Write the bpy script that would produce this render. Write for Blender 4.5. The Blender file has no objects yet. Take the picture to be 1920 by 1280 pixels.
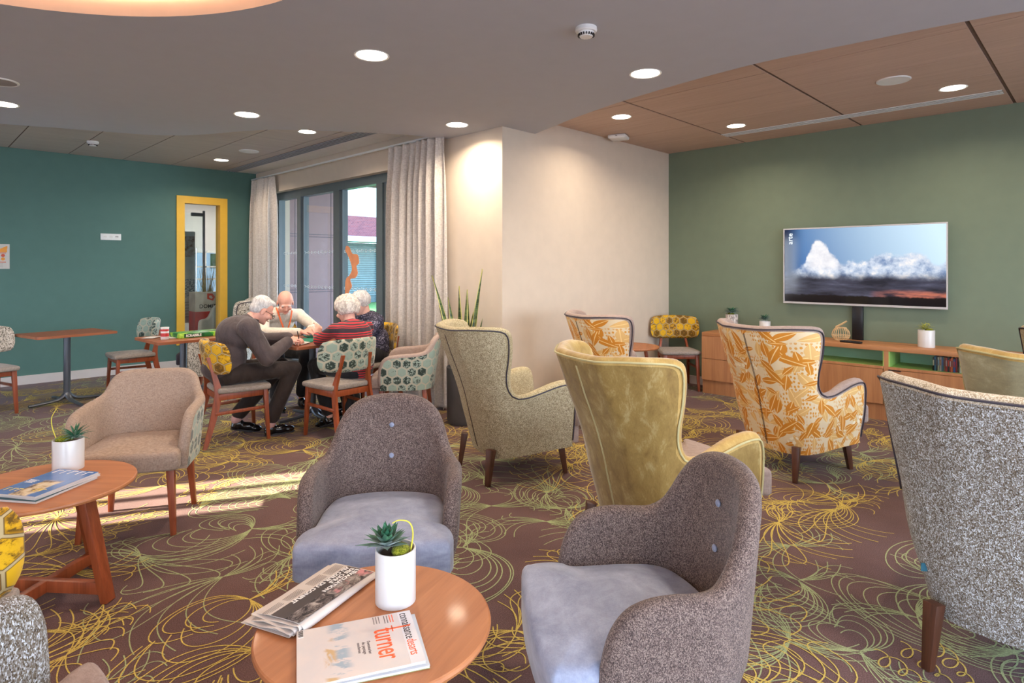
import bpy, bmesh, math, random
import numpy as np
from mathutils import Vector, Matrix, Euler
sc = bpy.context.scene
COL = sc.collection
PI = math.pi
rad = math.radians
# ------------------------------------------------------------------ camera
TH = rad(44.55)
cam_d = bpy.data.cameras.new('camera'); cam = bpy.data.objects.new('camera', cam_d); COL.objects.link(cam)
cam_d.sensor_width = 36.0; cam_d.lens = 36.0*1142/1920
cam_d.shift_y = -140/1920.0
cam_d.clip_start = 0.05; cam_d.clip_end = 200
cam.location = (0, 0, 1.45)
cam.rotation_euler = (PI/2, 0, TH - PI/2)
sc.camera = cam
# ------------------------------------------------------------------ colour management
sc.view_settings.view_transform = 'Standard'
sc.view_settings.look = 'None'
sc.view_settings.gamma = 1
sc.view_settings.use_curve_mapping = False
sc.view_settings.exposure = 0.45
sc.cycles.use_denoising = True
sc.cycles.max_bounces = 7
sc.cycles.diffuse_bounces = 4
sc.cycles.glossy_bounces = 3
sc.cycles.transmission_bounces = 6
sc.cycles.transparent_max_bounces = 8
sc.cycles.sample_clamp_indirect = 3.0
sc.cycles.caustics_reflective = False
sc.cycles.caustics_refractive = False
# ------------------------------------------------------------------ sky and sun
world = bpy.data.worlds.new('sky'); sc.world = world; world.use_nodes = True
wn = world.node_tree; bg = wn.nodes['Background']
wtc = wn.nodes.new('ShaderNodeTexCoord'); wsep = wn.nodes.new('ShaderNodeSeparateXYZ'); wr = wn.nodes.new('ShaderNodeValToRGB')
wn.links.new(wtc.outputs['Generated'], wsep.inputs[0]); wn.links.new(wsep.outputs['Z'], wr.inputs[0])
wr.color_ramp.elements[0].position = 0.0; wr.color_ramp.elements[0].color = (0.80, 0.90, 1.0, 1)
wr.color_ramp.elements[1].position = 0.6; wr.color_ramp.elements[1].color = (0.42, 0.62, 1.0, 1)
wn.links.new(wr.outputs[0], bg.inputs['Color'])
bg.inputs['Strength'].default_value = 9.0
sun_d = bpy.data.lights.new('sun', 'SUN'); sun = bpy.data.objects.new('sun', sun_d); COL.objects.link(sun)
sun_d.energy = 30.0; sun_d.angle = rad(0.6); sun_d.color = (1.0, 0.86, 0.68)
_el = rad(21.0)
_sd = Vector((0.89*math.cos(_el), -0.456*math.cos(_el), -math.sin(_el)))
sun.rotation_euler = _sd.to_track_quat('-Z', 'Y').to_euler()
LAMP_GAIN = 0.85

# ------------------------------------------------------------------ helpers: colour and node materials
def S(r, g, b):
    f = lambda c: (c/255/12.92) if c/255 <= 0.04045 else ((c/255+0.055)/1.055)**2.4
    return (f(r), f(g), f(b), 1.0)

class NT:
    def __init__(s, name):
        s.m = bpy.data.materials.new(name); s.m.use_nodes = True
        s.t = s.m.node_tree; s.n = s.t.nodes; s.b = s.n['Principled BSDF']; s.out = s.n['Material Output']
    def link(s, v, sock):
        if isinstance(v, bpy.types.NodeSocket): s.t.links.new(v, sock)
        elif v is not None: sock.default_value = v
    def node(s, typ, **kw):
        n = s.n.new(typ)
        for k, v in kw.items(): setattr(n, k, v)
        return n
    def math(s, op, a, b=None, c=None, clamp=False):
        n = s.node('ShaderNodeMath', operation=op, use_clamp=clamp)
        s.link(a, n.inputs[0])
        if b is not None: s.link(b, n.inputs[1])
        if c is not None: s.link(c, n.inputs[2])
        return n.outputs[0]
    def vmath(s, op, a, b=None, scale=None):
        n = s.node('ShaderNodeVectorMath', operation=op)
        s.link(a, n.inputs[0])
        if b is not None: s.link(b, n.inputs[1])
        if scale is not None: s.link(scale, n.inputs['Scale'])
        return n.outputs['Value'] if op in ('LENGTH', 'DOT_PRODUCT', 'DISTANCE') else n.outputs['Vector']
    def mix(s, f, a, b, mode='MIX'):
        n = s.node('ShaderNodeMix', data_type='RGBA', blend_type=mode)
        s.link(f, n.inputs[0]); s.link(a, n.inputs[6]); s.link(b, n.inputs[7])
        return n.outputs[2]
    def co(s, kind='Object'): return s.node('ShaderNodeTexCoord').outputs[kind]
    def map(s, v, scale=(1, 1, 1), rot=(0, 0, 0), loc=(0, 0, 0)):
        n = s.node('ShaderNodeMapping'); s.link(v, n.inputs[0])
        n.inputs['Location'].default_value = loc; n.inputs['Rotation'].default_value = rot; n.inputs['Scale'].default_value = scale
        return n.outputs[0]
    def noise(s, v, scale, detail=2, rough=.5, dist=0, color=False):
        n = s.node('ShaderNodeTexNoise'); s.link(v, n.inputs['Vector'])
        n.inputs['Scale'].default_value = scale; n.inputs['Detail'].default_value = detail
        n.inputs['Roughness'].default_value = rough; n.inputs['Distortion'].default_value = dist
        return n.outputs['Color' if color else 'Fac']
    def vor(s, v, scale, feature='F1', rnd=1.0, dim='3D'):
        n = s.node('ShaderNodeTexVoronoi', feature=feature, voronoi_dimensions=dim); s.link(v, n.inputs['Vector'])
        n.inputs['Scale'].default_value = scale; n.inputs['Randomness'].default_value = rnd
        return n
    def ramp(s, v, stops, interp='LINEAR'):
        n = s.node('ShaderNodeValToRGB'); s.link(v, n.inputs[0]); cr = n.color_ramp; cr.interpolation = interp
        while len(cr.elements) < len(stops): cr.elements.new(0.5)
        for e, (p, c) in zip(cr.elements, stops): e.position = p; e.color = c
        return n.outputs[0]
    def sep(s, v):
        n = s.node('ShaderNodeSeparateXYZ'); s.link(v, n.inputs[0]); return n.outputs
    def comb(s, x, y, z=0.0):
        n = s.node('ShaderNodeCombineXYZ'); s.link(x, n.inputs[0]); s.link(y, n.inputs[1]); s.link(z, n.inputs[2]); return n.outputs[0]
    def sstep(s, v, a, b):
        n = s.node('ShaderNodeMapRange', interpolation_type='SMOOTHSTEP'); s.link(v, n.inputs[0])
        n.inputs[1].default_value = a; n.inputs[2].default_value = b; return n.outputs[0]
    def bump(s, h, strength=.3, dist=.002):
        n = s.node('ShaderNodeBump'); s.link(h, n.inputs['Height']); n.inputs['Strength'].default_value = strength; n.inputs['Distance'].default_value = dist
        s.t.links.new(n.outputs[0], s.b.inputs['Normal'])
    def done(s, color=None, rough=.6, metal=0.0, sheen=0.0, spec=None, coat=0.0):
        if color is not None: s.link(color, s.b.inputs['Base Color'])
        s.link(rough, s.b.inputs['Roughness']); s.b.inputs['Metallic'].default_value = metal
        if sheen: s.b.inputs['Sheen Weight'].default_value = sheen; s.b.inputs['Sheen Roughness'].default_value = .4
        if spec is not None: s.b.inputs['Specular IOR Level'].default_value = spec
        if coat: s.b.inputs['Coat Weight'].default_value = coat; s.b.inputs['Coat Roughness'].default_value = .08
        return s.m

def plain(name, c, rough=.6, metal=0.0, spec=None, vary=.04, sc_=8, coat=0.0):
    t = NT(name)
    n = t.noise(t.co(), sc_, 3)
    c2 = tuple(max(0, x*(1-vary*3)) for x in c[:3])+(1,)
    c3 = tuple(min(1, x*(1+vary*3)) for x in c[:3])+(1,)
    return t.done(t.ramp(n, [(.3, c2), (.7, c3)]), rough, metal, spec=spec, coat=coat)
def emis(name, c, st):
    t = NT(name); t.done((0, 0, 0, 1)); t.b.inputs['Emission Color'].default_value = c; t.b.inputs['Emission Strength'].default_value = st
    return t.m
def wood(name, c1, c2, axis=0, rough=.45, scale=1.0, coat=0.0):
    t = NT(name); s = [26*scale, 26*scale, 26*scale]; s[axis] = 1.6*scale
    v = t.map(t.co(), tuple(s))
    n = t.noise(v, 1.0, 5, .6, .6); n2 = t.noise(v, 5.0, 3, .6)
    f = t.math('ADD', t.math('MULTIPLY', n, .8), t.math('MULTIPLY', n2, .25))
    t.bump(n2, .12, .001)
    return t.done(t.ramp(f, [(.35, c1), (.68, c2)]), rough, coat=coat)
def tweed(name, cols, scale=420, bump=.5, sq=.75):
    t = NT(name); v = t.co('Object')
    vo = t.vor(t.map(v, (1, 1, sq)), scale)
    r = t.sep(vo.outputs['Color'])[0]
    n = t.noise(v, 40, 2)
    f = t.math('ADD', t.math('MULTIPLY', r, .8), t.math('MULTIPLY', n, .3))
    k = len(cols)
    c = t.ramp(f, [(.05+.95*i/(k-1), cc) for i, cc in enumerate(cols)])
    t.bump(vo.outputs['Distance'], bump, .002)
    return t.done(c, .9, sheen=.15, spec=.2)
def velvet(name, c1, c2, c3, sc_=(9, 9, 22), grain=240):
    t = NT(name); v = t.co('Object')
    n = t.noise(t.map(v, sc_), 1.0, 5, .65, .4)
    n2 = t.noise(t.map(v, (grain, grain, grain*.25)), 1.0, 2)
    f = t.math('ADD', n, t.math('MULTIPLY', t.math('SUBTRACT', n2, .5), .22))
    t.bump(n2, .15, .001)
    return t.done(t.ramp(f, [(.30, c1), (.55, c2), (.80, c3)]), .62, sheen=.35, spec=.3)
def linen(name, c1, c2, scale=520):
    t = NT(name); v = t.co('Object')
    a = t.noise(t.map(v, (scale*.12, scale*.12, scale)), 1.0, 2); b = t.noise(t.map(v, (scale, scale, scale*.12)), 1.0, 2)
    f = t.math('MULTIPLY', t.math('ADD', a, b), .5)
    t.bump(f, .3, .0015)
    return t.done(t.ramp(f, [(.38, c1), (.62, c2)]), .9, sheen=.15, spec=.2)
def hexfab(name, line, a, b, dark, size=.085, edge=.09, rim=None):
    t = NT(name); uv = t.node('ShaderNodeUVMap').outputs[0]
    p = t.vmath('SCALE', uv, scale=1/size)
    r = (1.0, 1.7320508, 1.0); h = (.5, .8660254, 0.0)
    def wrap(x, off):
        q = t.vmath('SUBTRACT', x, off) if off else x
        w = t.node('ShaderNodeVectorMath', operation='WRAP'); t.link(q, w.inputs[0]); w.inputs[1].default_value = r; w.inputs[2].default_value = (0, 0, 0)
        return t.vmath('SUBTRACT', w.outputs[0], h)
    g1, g2 = wrap(p, None), wrap(p, h)
    def flat(g):
        s = t.sep(g); return t.comb(s[0], s[1], 0.0)
    g1, g2 = flat(g1), flat(g2)
    pick = t.math('LESS_THAN', t.vmath('LENGTH', g1), t.vmath('LENGTH', g2))
    mx = t.node('ShaderNodeMix', data_type='VECTOR'); t.link(pick, mx.inputs[0]); t.link(g2, mx.inputs[4]); t.link(g1, mx.inputs[5])
    g = mx.outputs[1]
    ag = t.vmath('ABSOLUTE', g); s = t.sep(ag)
    hd = t.math('MAXIMUM', t.math('ADD', t.math('MULTIPLY', s[0], .5), t.math('MULTIPLY', s[1], .8660254)), s[0])  # 0..0.5
    idv = t.vmath('SUBTRACT', p, g)
    wn_ = t.node('ShaderNodeTexWhiteNoise', noise_dimensions='3D'); t.link(t.vmath('SNAP', t.vmath('ADD', idv, (.1, .1, 0)), (.25, .25, 1)), wn_.inputs[0])
    rnd = wn_.outputs[0]
    n1 = t.noise(p, 3.2, 4, .7); n2 = t.noise(p, 9, 2)
    col = t.mix(t.sstep(t.math('ADD', n1, t.math('MULTIPLY', t.math('SUBTRACT', rnd, .5), .5)), .38, .62), a, b)
    dk = t.math('MULTIPLY', t.sstep(t.math('ADD', t.math('ADD', n1, t.math('MULTIPLY', n2, .4)), t.math('MULTIPLY', rnd, .35)), .86, .98), t.sstep(hd, .46, .34))
    col = t.mix(dk, col, dark)
    ln = t.sstep(hd, .5-edge, .5-edge*.6)
    if rim: col = t.mix(t.sstep(hd, .5-edge*1.7, .5-edge*1.1), col, rim)
    col = t.mix(ln, col, line)
    hh = t.math('SUBTRACT', 1.0, ln); t.bump(hh, .5, .003)
    return t.done(col, .6, sheen=.3, spec=.3)
def leaffab(name):
    t = NT(name); uv = t.node('ShaderNodeUVMap').outputs[0]
    base = S(226, 205, 168); mid = S(222, 178, 112); org = S(205, 132, 40); vein = S(240, 205, 140)
    def layer(scale, seed, lx, ly, lo=0.0):
        p = t.vmath('SCALE', t.vmath('ADD', uv, (seed*3.1, seed*1.7, 0)), scale=scale)
        vo = t.vor(p, 1.0, rnd=.85, dim='2D')
        c = t.sep(vo.outputs['Color'])
        d = t.vmath('SUBTRACT', p, vo.outputs['Position'])
        ro = t.node('ShaderNodeVectorRotate', rotation_type='Z_AXIS'); t.link(d, ro.inputs['Vector']); t.link(t.math('MULTIPLY', c[0], 6.283), ro.inputs['Angle'])
        s = t.sep(ro.outputs[0])
        xx = t.math('DIVIDE', s[0], lx); ax = t.math('ABSOLUTE', xx)
        w = t.math('MULTIPLY', t.math('SUBTRACT', 1.0, t.math('POWER', ax, 1.7)), ly)
        ay = t.math('ABSOLUTE', s[1])
        inside = t.math('MULTIPLY', t.math('LESS_THAN', ay, w), t.math('LESS_THAN', ax, 1.0))
        ve = t.math('MULTIPLY', t.math('LESS_THAN', ay, .018), inside)
        on = t.math('GREATER_THAN', c[1], lo)
        return t.math('MULTIPLY', inside, on), t.math('MULTIPLY', ve, on)
    # small drops in the ground
    p = t.map(uv, (62, 34, 1)); vd = t.vor(p, 1.0, rnd=.45, dim='2D')
    drops = t.math('LESS_THAN', vd.outputs['Distance'], .30)
    reg = t.sstep(t.noise(uv, 6, 2), .44, .52)
    col = t.mix(t.math('MULTIPLY', drops, reg), base, S(214, 150, 62))
    for sc_, sd, lx, ly, lo, cc in ((7, 5, .5, .2, .2, mid), (9, 1, .5, .19, .25, mid), (8, 2, .48, .2, .1, org), (11, 3, .5, .17, .45, org), (6.5, 4, .5, .17, .3, org)):
        i, v = layer(sc_, sd, lx, ly, lo)
        col = t.mix(i, col, cc); col = t.mix(v, col, vein)
    # white berry dots with orange rim
    vb = t.vor(t.vmath('SCALE', uv, scale=26), 1.0, rnd=.7, dim='2D')
    bm_ = t.math('MULTIPLY', t.sstep(t.noise(t.vmath('ADD', uv, (7, 3, 0)), 6, 1), .67, .69), t.math('LESS_THAN', vb.outputs['Distance'], .34))
    col = t.mix(bm_, col, S(240, 226, 196))
    t.bump(t.noise(uv, 700, 1), .12, .001)
    return t.done(col, .6, sheen=.15, spec=.3)

# ------------------------------------------------------------------ helpers: meshes
def tag(o, label=None, cat=None, group=None, kind=None):
    if label: o['label'] = label
    if cat: o['category'] = cat
    if group: o['group'] = group
    if kind: o['kind'] = kind
    return o
def thing(name, label, cat, loc=(0, 0, 0), rz=0.0, group=None):
    o = bpy.data.objects.new(name, None); COL.objects.link(o); o.empty_display_size = .1
    o.location = loc; o.rotation_euler = (0, 0, rz)
    return tag(o, label, cat, group)
def _finish(me, smooth):
    if smooth is None: return
    bm = bmesh.new(); bm.from_mesh(me)
    a = rad(smooth)
    for f in bm.faces: f.smooth = True
    for e in bm.edges:
        if len(e.link_faces) == 2: e.smooth = e.calc_face_angle(0) < a
    bm.to_mesh(me); bm.free()
def mesh_obj(name, verts, faces, mats, parent=None, smooth=None, midx=None, uvs=None):
    me = bpy.data.meshes.new(name); me.from_pydata([tuple(v) for v in verts], [], [tuple(f) for f in faces])
    mats = mats if isinstance(mats, (list, tuple)) else [mats]
    for m in mats: me.materials.append(m)
    if midx is not None: me.polygons.foreach_set('material_index', midx)
    if uvs is not None:
        ul = me.uv_layers.new(name='UVMap'); li = np.empty(len(me.loops), dtype=np.int32); me.loops.foreach_get('vertex_index', li)
        ul.data.foreach_set('uv', np.asarray(uvs, dtype=np.float32)[li].ravel())
    me.update(); _finish(me, smooth)
    o = bpy.data.objects.new(name, me); COL.objects.link(o)
    if parent: o.parent = parent
    return o
class MB:
    def __init__(s): s.bm = bmesh.new(); s.mi = 0
    def _mat(s, verts, M):
        bmesh.ops.transform(s.bm, matrix=M, verts=verts)
        fs = {f for v in verts for f in v.link_faces}
        for f in fs: f.material_index = s.mi
        return verts
    def box(s, c, size, rz=0, bev=0, seg=2, rot=None, taper=None):
        r = bmesh.ops.create_cube(s.bm, size=1.0); vs = r['verts']
        for v in vs: v.co = Vector((v.co.x*size[0], v.co.y*size[1], v.co.z*size[2]))
        if taper:
            for v in vs:
                if v.co.z < 0: v.co.x *= taper; v.co.y *= taper
        if bev:
            es = list({e for v in vs for e in v.link_edges})
            r = bmesh.ops.bevel(s.bm, geom=es, offset=bev, segments=seg, profile=.5, affect='EDGES')
            vs = list({v for f in r['faces'] for v in f.verts} | {v for v in vs if v.is_valid})
            vs = s._island(vs)
        R = Euler(rot).to_matrix().to_4x4() if rot else Matrix.Rotation(rz, 4, 'Z')
        return s._mat(vs, Matrix.Translation(c) @ R)
    def _island(s, seed):
        seen = set(seed); st = list(seed)
        while st:
            v = st.pop()
            for e in v.link_edges:
                w = e.other_vert(v)
                if w not in seen: seen.add(w); st.append(w)
        return list(seen)
    def bar(s, p0, p1, w, d, w1=None, d1=None, up=(0, 0, 1), bev=0):
        """tapered rectangular bar from p0 to p1"""
        p0, p1 = Vector(p0), Vector(p1); w1 = w if w1 is None else w1; d1 = d if d1 is None else d1
        z = (p1-p0).normalized(); u = Vector(up)
        if abs(z.dot(u)) > .99: u = Vector((0, 1, 0))
        x = u.cross(z).normalized(); y = z.cross(x)
        vs = []
        for p, a, b in ((p0, w, d), (p1, w1, d1)):
            for sx, sy in ((-1, -1), (1, -1), (1, 1), (-1, 1)): vs.append(s.bm.verts.new(p + x*sx*a/2 + y*sy*b/2))
        fs = [s.bm.faces.new([vs[i] for i in q]) for q in ((3, 2, 1, 0), (4, 5, 6, 7), (0, 1, 5, 4), (1, 2, 6, 5), (2, 3, 7, 6), (3, 0, 4, 7))]
        for f in fs: f.material_index = s.mi
        if bev:
            es = list({e for f in fs for e in f.edges})
            r = bmesh.ops.bevel(s.bm, geom=es, offset=bev, segments=2, profile=.5, affect='EDGES')
            for f in r['faces']: f.material_index = s.mi
        return vs
    def tube(s, pts, r, n=8, cap=True, closed=False, flat=1.0):
        pts = [Vector(p) for p in pts]; N = len(pts); rr = r if isinstance(r, (list, tuple)) else [r]*N
        rings = []; prev = None
        for i, p in enumerate(pts):
            a = pts[i-1] if (i > 0 or closed) else p; b = pts[(i+1) % N] if (i < N-1 or closed) else p
            tan = (b-a); tan = tan.normalized() if tan.length > 1e-9 else Vector((0, 0, 1))
            if prev is None:
                u = Vector((0, 0, 1)) if abs(tan.z) < .9 else Vector((1, 0, 0)); x = tan.cross(u).normalized()
            else:
                x = prev - tan*prev.dot(tan); x = x.normalized() if x.length > 1e-6 else prev
            prev = x; y = tan.cross(x)
            rings.append([s.bm.verts.new(p + (x*math.cos(2*PI*k/n) + y*math.sin(2*PI*k/n)*flat)*rr[i]) for k in range(n)])
        M = N if closed else N-1
        for i in range(M):
            A, B = rings[i], rings[(i+1) % N]
            for k in range(n):
                f = s.bm.faces.new((A[k], A[(k+1) % n], B[(k+1) % n], B[k])); f.material_index = s.mi
        if cap and not closed:
            for R in (list(reversed(rings[0])), rings[-1]):
                f = s.bm.faces.new(R); f.material_index = s.mi
    def lathe(s, prof, n=32, c=(0, 0, 0), sy=1.0, cap=True):
        rings = []
        for r, z in prof:
            rings.append([s.bm.verts.new((c[0]+r*math.cos(2*PI*k/n), c[1]+r*math.sin(2*PI*k/n)*sy, c[2]+z)) for k in range(n)])
        for A, B in zip(rings[:-1], rings[1:]):
            for k in range(n):
                f = s.bm.faces.new((A[k], A[(k+1) % n], B[(k+1) % n], B[k])); f.material_index = s.mi
        if cap:
            for R in (list(reversed(rings[0])), rings[-1]):
                f = s.bm.faces.new(R); f.material_index = s.mi
    def ell(s, c, r, rot=None, u=20, v=12):
        q = bmesh.ops.create_uvsphere(s.bm, u_segments=u, v_segments=v, radius=1.0)['verts']
        R = Euler(rot).to_matrix().to_4x4() if rot else Matrix.Identity(4)
        return s._mat(q, Matrix.Translation(c) @ R @ Matrix.Diagonal((r[0], r[1], r[2], 1)))
    def cap(s, p0, p1, r0, r1, n=14):
        """tapered capsule, closed"""
        p0, p1 = Vector(p0), Vector(p1); L = (p1-p0).length
        if L < 1e-6: return s.ell(p0, (r0,)*3)
        pts, rr = [], []
        d = (p1-p0)/L
        for k in range(6):
            a = PI/2*k/5; pts.append(p0 - d*r0*math.cos(a)); rr.append(max(r0*math.sin(a), r0*.04))
        for k in range(1, 6):
            t = k/5; pts.append(p0.lerp(p1, t)); rr.append(r0+(r1-r0)*t)
        for k in range(1, 6):
            a = PI/2*k/5; pts.append(p1 + d*r1*math.sin(a)); rr.append(max(r1*math.cos(a), r1*.04))
        s.tube(pts, rr, n)
    def prism(s, poly, z0, z1):
        lo = [s.bm.verts.new((x, y, z0)) for x, y in poly]; hi = [s.bm.verts.new((x, y, z1)) for x, y in poly]
        n = len(poly); fs = [s.bm.faces.new(list(reversed(lo))), s.bm.faces.new(hi)]
        for k in range(n): fs.append(s.bm.faces.new((lo[k], lo[(k+1) % n], hi[(k+1) % n], hi[k])))
        for f in fs: f.material_index = s.mi
        return lo+hi
    def build(s, name, mats, parent=None, smooth=35, loc=None, rot=None):
        bmesh.ops.recalc_face_normals(s.bm, faces=s.bm.faces[:])
        me = bpy.data.meshes.new(name); s.bm.to_mesh(me); s.bm.free()
        for m in (mats if isinstance(mats, (list, tuple)) else [mats]): me.materials.append(m)
        _finish(me, smooth)
        o = bpy.data.objects.new(name, me); COL.objects.link(o)
        if parent: o.parent = parent
        if loc: o.location = loc
        if rot: o.rotation_euler = rot
        return o
def eval_mods(o):
    dg = bpy.context.evaluated_depsgraph_get(); dg.update()
    me = bpy.data.meshes.new_from_object(o.evaluated_get(dg)); old = o.data
    o.modifiers.clear(); o.data = me; me.name = o.name; bpy.data.meshes.remove(old)
def organic(mb, name, mat, parent=None, voxel=.01, smooth=6, fac=.5):
    o = mb.build(name, mat, parent, smooth=None)
    m = o.modifiers.new('r', 'REMESH'); m.mode = 'VOXEL'; m.voxel_size = voxel; m.use_smooth_shade = True
    if smooth: s = o.modifiers.new('s', 'SMOOTH'); s.factor = fac; s.iterations = smooth
    eval_mods(o)
    for p in o.data.polygons: p.use_smooth = True
    return o
def text(name, s, size, mat, parent, loc, rot, ext=.0004, align='LEFT', sx=1.0, bold=0.0):
    cu = bpy.data.curves.new(name, 'FONT'); cu.body = s; cu.size = size; cu.extrude = ext; cu.align_x = align; cu.offset = bold
    cu.resolution_u = 3
    tmp = bpy.data.objects.new(name+'_curve', cu); COL.objects.link(tmp)
    dg = bpy.context.evaluated_depsgraph_get(); dg.update()
    me = bpy.data.meshes.new_from_object(tmp.evaluated_get(dg)); bpy.data.objects.remove(tmp); bpy.data.curves.remove(cu)
    me.materials.clear(); me.materials.append(mat)
    o = bpy.data.objects.new(name, me); COL.objects.link(o); o.parent = parent; o.location = loc; o.rotation_euler = rot; o.scale = (sx, 1, 1)
    return o
def kids(o): return [c for c in bpy.data.objects if c.parent == o]
def dup(root, loc=None, rz=None, label=None, group=None):
    r = root.copy(); COL.objects.link(r)
    if loc is not None: r.location = loc
    if rz is not None: r.rotation_euler = (0, 0, rz)
    if label: r['label'] = label
    if group: r['group'] = group
    for ch in kids(root):
        c = ch.copy(); COL.objects.link(c); c.parent = r
        for g in kids(ch):
            d = g.copy(); COL.objects.link(d); d.parent = c
    return r
def smoothpts(pts, n, closed=False):
    """Catmull-Rom through control points"""
    P_ = [np.array(p, float) for p in pts]; out = []; m = len(P_); segs = m if closed else m-1
    g = (lambda i: P_[i % m]) if closed else (lambda i: P_[min(max(i, 0), m-1)])
    for i in range(segs):
        a, b, c, d = g(i-1), g(i), g(i+1), g(i+2)
        for k in range(n):
            t = k/n; out.append(.5*((2*b)+(-a+c)*t+(2*a-5*b+4*c-d)*t*t+(-a+3*b-3*c+d)*t**3))
    if not closed: out.append(P_[-1])
    return out

# ------------------------------------------------------------------ materials
M = {}
M['teal'] = plain('green_wall_paint', S(82, 116, 108), .75, vary=.01)
M['green'] = plain('sage_green_wall_paint', S(112, 125, 105), .75, vary=.01)
M['beige'] = plain('beige_wall_paint', S(212, 196, 178), .75, vary=.008)
M['soffit'] = plain('ceiling_plaster_paint', S(182, 184, 192), .8, vary=.005)
M['rim'] = plain('soffit_edge_paint', S(205, 180, 160), .8, vary=.005)
M['white'] = plain('white_paint', S(228, 226, 222), .55, vary=.01)
M['plastic'] = plain('white_plastic', S(232, 232, 230), .35, vary=.01)
M['skirt'] = plain('skirting_paint', S(206, 196, 190), .5, vary=.01)
M['yellow'] = plain('yellow_frame_paint', S(236, 186, 62), .4, vary=.01)
M['alu'] = plain('grey_aluminium_frame', S(104, 114, 120), .4, metal=.2, vary=.01)
M['steel'] = plain('grey_steel_powder_coat', S(96, 100, 108), .35, metal=.6, vary=.02)
M['chrome'] = plain('chrome', S(200, 200, 200), .15, metal=1.0, vary=.0)
M['black'] = plain('black_plastic', S(22, 22, 26), .3, vary=.02)
M['blackleather'] = plain('black_polished_leather', S(20, 20, 24), .16, vary=.05, coat=.4)
M['rubber'] = plain('dark_rubber', S(45, 45, 48), .7)
M['woodred'] = wood('reddish_beech_wood', S(122, 56, 28), S(164, 82, 46), 2, .4)
M['wooddark'] = wood('dark_walnut_wood', S(60, 34, 22), S(92, 52, 34), 2, .4)
M['woodtop'] = wood('cherry_table_wood', S(156, 94, 56), S(184, 120, 76), 0, .5, .7, coat=.04)
M['woodtop2'] = wood('cherry_tabletop_edge', S(138, 76, 46), S(162, 96, 62), 0, .4)
M['woodlight'] = wood('light_oak_leg_wood', S(196, 138, 76), S(220, 166, 104), 2, .45)
M['cabinet'] = wood('oak_cabinet_veneer', S(164, 110, 72), S(194, 138, 94), 2, .45, .5)
M['cabtop'] = wood('oak_cabinet_top', S(164, 108, 68), S(190, 134, 88), 1, .45, .5)
M['niche2'] = plain('teal_green_niche_back', S(170, 214, 184), .4, vary=.01)
M['niche'] = plain('green_niche_lining', S(176, 214, 118), .5, vary=.02)
M['tweeddark'] = tweed('dark_brown_tweed', [S(42, 34, 34), S(96, 80, 76), S(150, 132, 122)], 520)
M['tweedtaupe'] = tweed('olive_brown_tweed', [S(92, 76, 56), S(158, 142, 112), S(222, 210, 178)], 420)
M['tweedtaupein'] = tweed('pale_olive_tweed', [S(116, 102, 74), S(172, 156, 120), S(214, 202, 168)], 420)
M['tweedgrey'] = tweed('grey_white_boucle', [S(52, 44, 36), S(112, 100, 84), S(146, 142, 136), S(222, 228, 234)], 430, .8, .5)
M['tweedgreyin'] = tweed('cream_boucle', [S(126, 108, 84), S(180, 164, 140), S(224, 214, 198)], 400, .8)
M['herring'] = tweed('black_cream_woven_fabric', [S(60, 54, 50), S(180, 170, 156), S(224, 216, 204)], 120)
M['velvetblue'] = velvet('blue_grey_velvet', S(122, 128, 150), S(150, 156, 176), S(174, 180, 198))
M['velvetgold'] = velvet('olive_gold_velvet', S(120, 94, 48), S(146, 120, 66), S(186, 168, 120), (16, 16, 9))
M['velvetgoldin'] = velvet('pale_gold_velvet', S(164, 132, 72), S(186, 154, 90), S(208, 184, 130), (16, 16, 9))
M['velvetgrey'] = velvet('grey_gold_velvet', S(132, 128, 104), S(152, 148, 120), S(180, 176, 152))
M['linen'] = linen('greige_linen', S(140, 118, 104), S(178, 156, 138))
M['taupe'] = linen('taupe_upholstery', S(150, 130, 122), S(172, 152, 142), 300)
M['greyfab'] = linen('warm_grey_seat_fabric', S(136, 126, 120), S(166, 156, 148), 300)
M['hexyel'] = hexfab('yellow_hexagon_velvet', S(186, 164, 120), S(222, 172, 24), S(190, 138, 10), S(104, 74, 12), .085, .05, S(112, 84, 40))
M['hexaqua'] = hexfab('aqua_hexagon_velvet', S(180, 174, 154), S(148, 166, 152), S(168, 182, 168), S(44, 58, 52), .085, .1)
M['leaf'] = leaffab('orange_leaf_print_fabric')
M['pipedark'] = plain('dark_piping', S(52, 46, 58), .6)
M['pipegold'] = plain('gold_piping', S(186, 176, 130), .6)
M['pipebrown'] = plain('brown_piping', S(78, 58, 48), .6)
M['potwhite'] = plain('white_ceramic', S(212, 209, 206), .3, vary=.01, coat=.2)
M['potmarble'] = None
t = NT('grey_veined_ceramic'); M['potmarble'] = t.done(t.ramp(t.noise(t.map(t.co(), (1, 1, .3)), 60, 4, .6, 1), [(.4, S(120, 112, 108)), (.6, S(214, 206, 200))]), .5)
M['succ'] = velvet('succulent_green', S(24, 66, 48), S(44, 104, 72), S(104, 150, 96), (40, 40, 40))
M['moss'] = tweed('moss', [S(60, 70, 14), S(112, 118, 24), S(150, 146, 50)], 400)
M['sprig'] = plain('yellow_green_stem', S(216, 206, 70), .5)
M['soil'] = plain('potting_soil', S(56, 40, 30), .9)
M['paper'] = plain('paper', S(200, 194, 188), .8, vary=.01)
M['newsprint'] = plain('newsprint', S(206, 196, 188), .85, vary=.015)
M['ink'] = plain('black_ink', S(34, 32, 36), .7)
M['orangeink'] = plain('orange_ink', S(236, 96, 44), .6)
M['whiteink'] = plain('white_ink', S(238, 234, 230), .7)
t = NT('window_glass')
tr = t.node('ShaderNodeBsdfTransparent'); tr.inputs[0].default_value = (.93, .97, .97, 1); gl = t.node('ShaderNodeBsdfGlossy'); gl.inputs['Roughness'].default_value = .02
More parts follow.
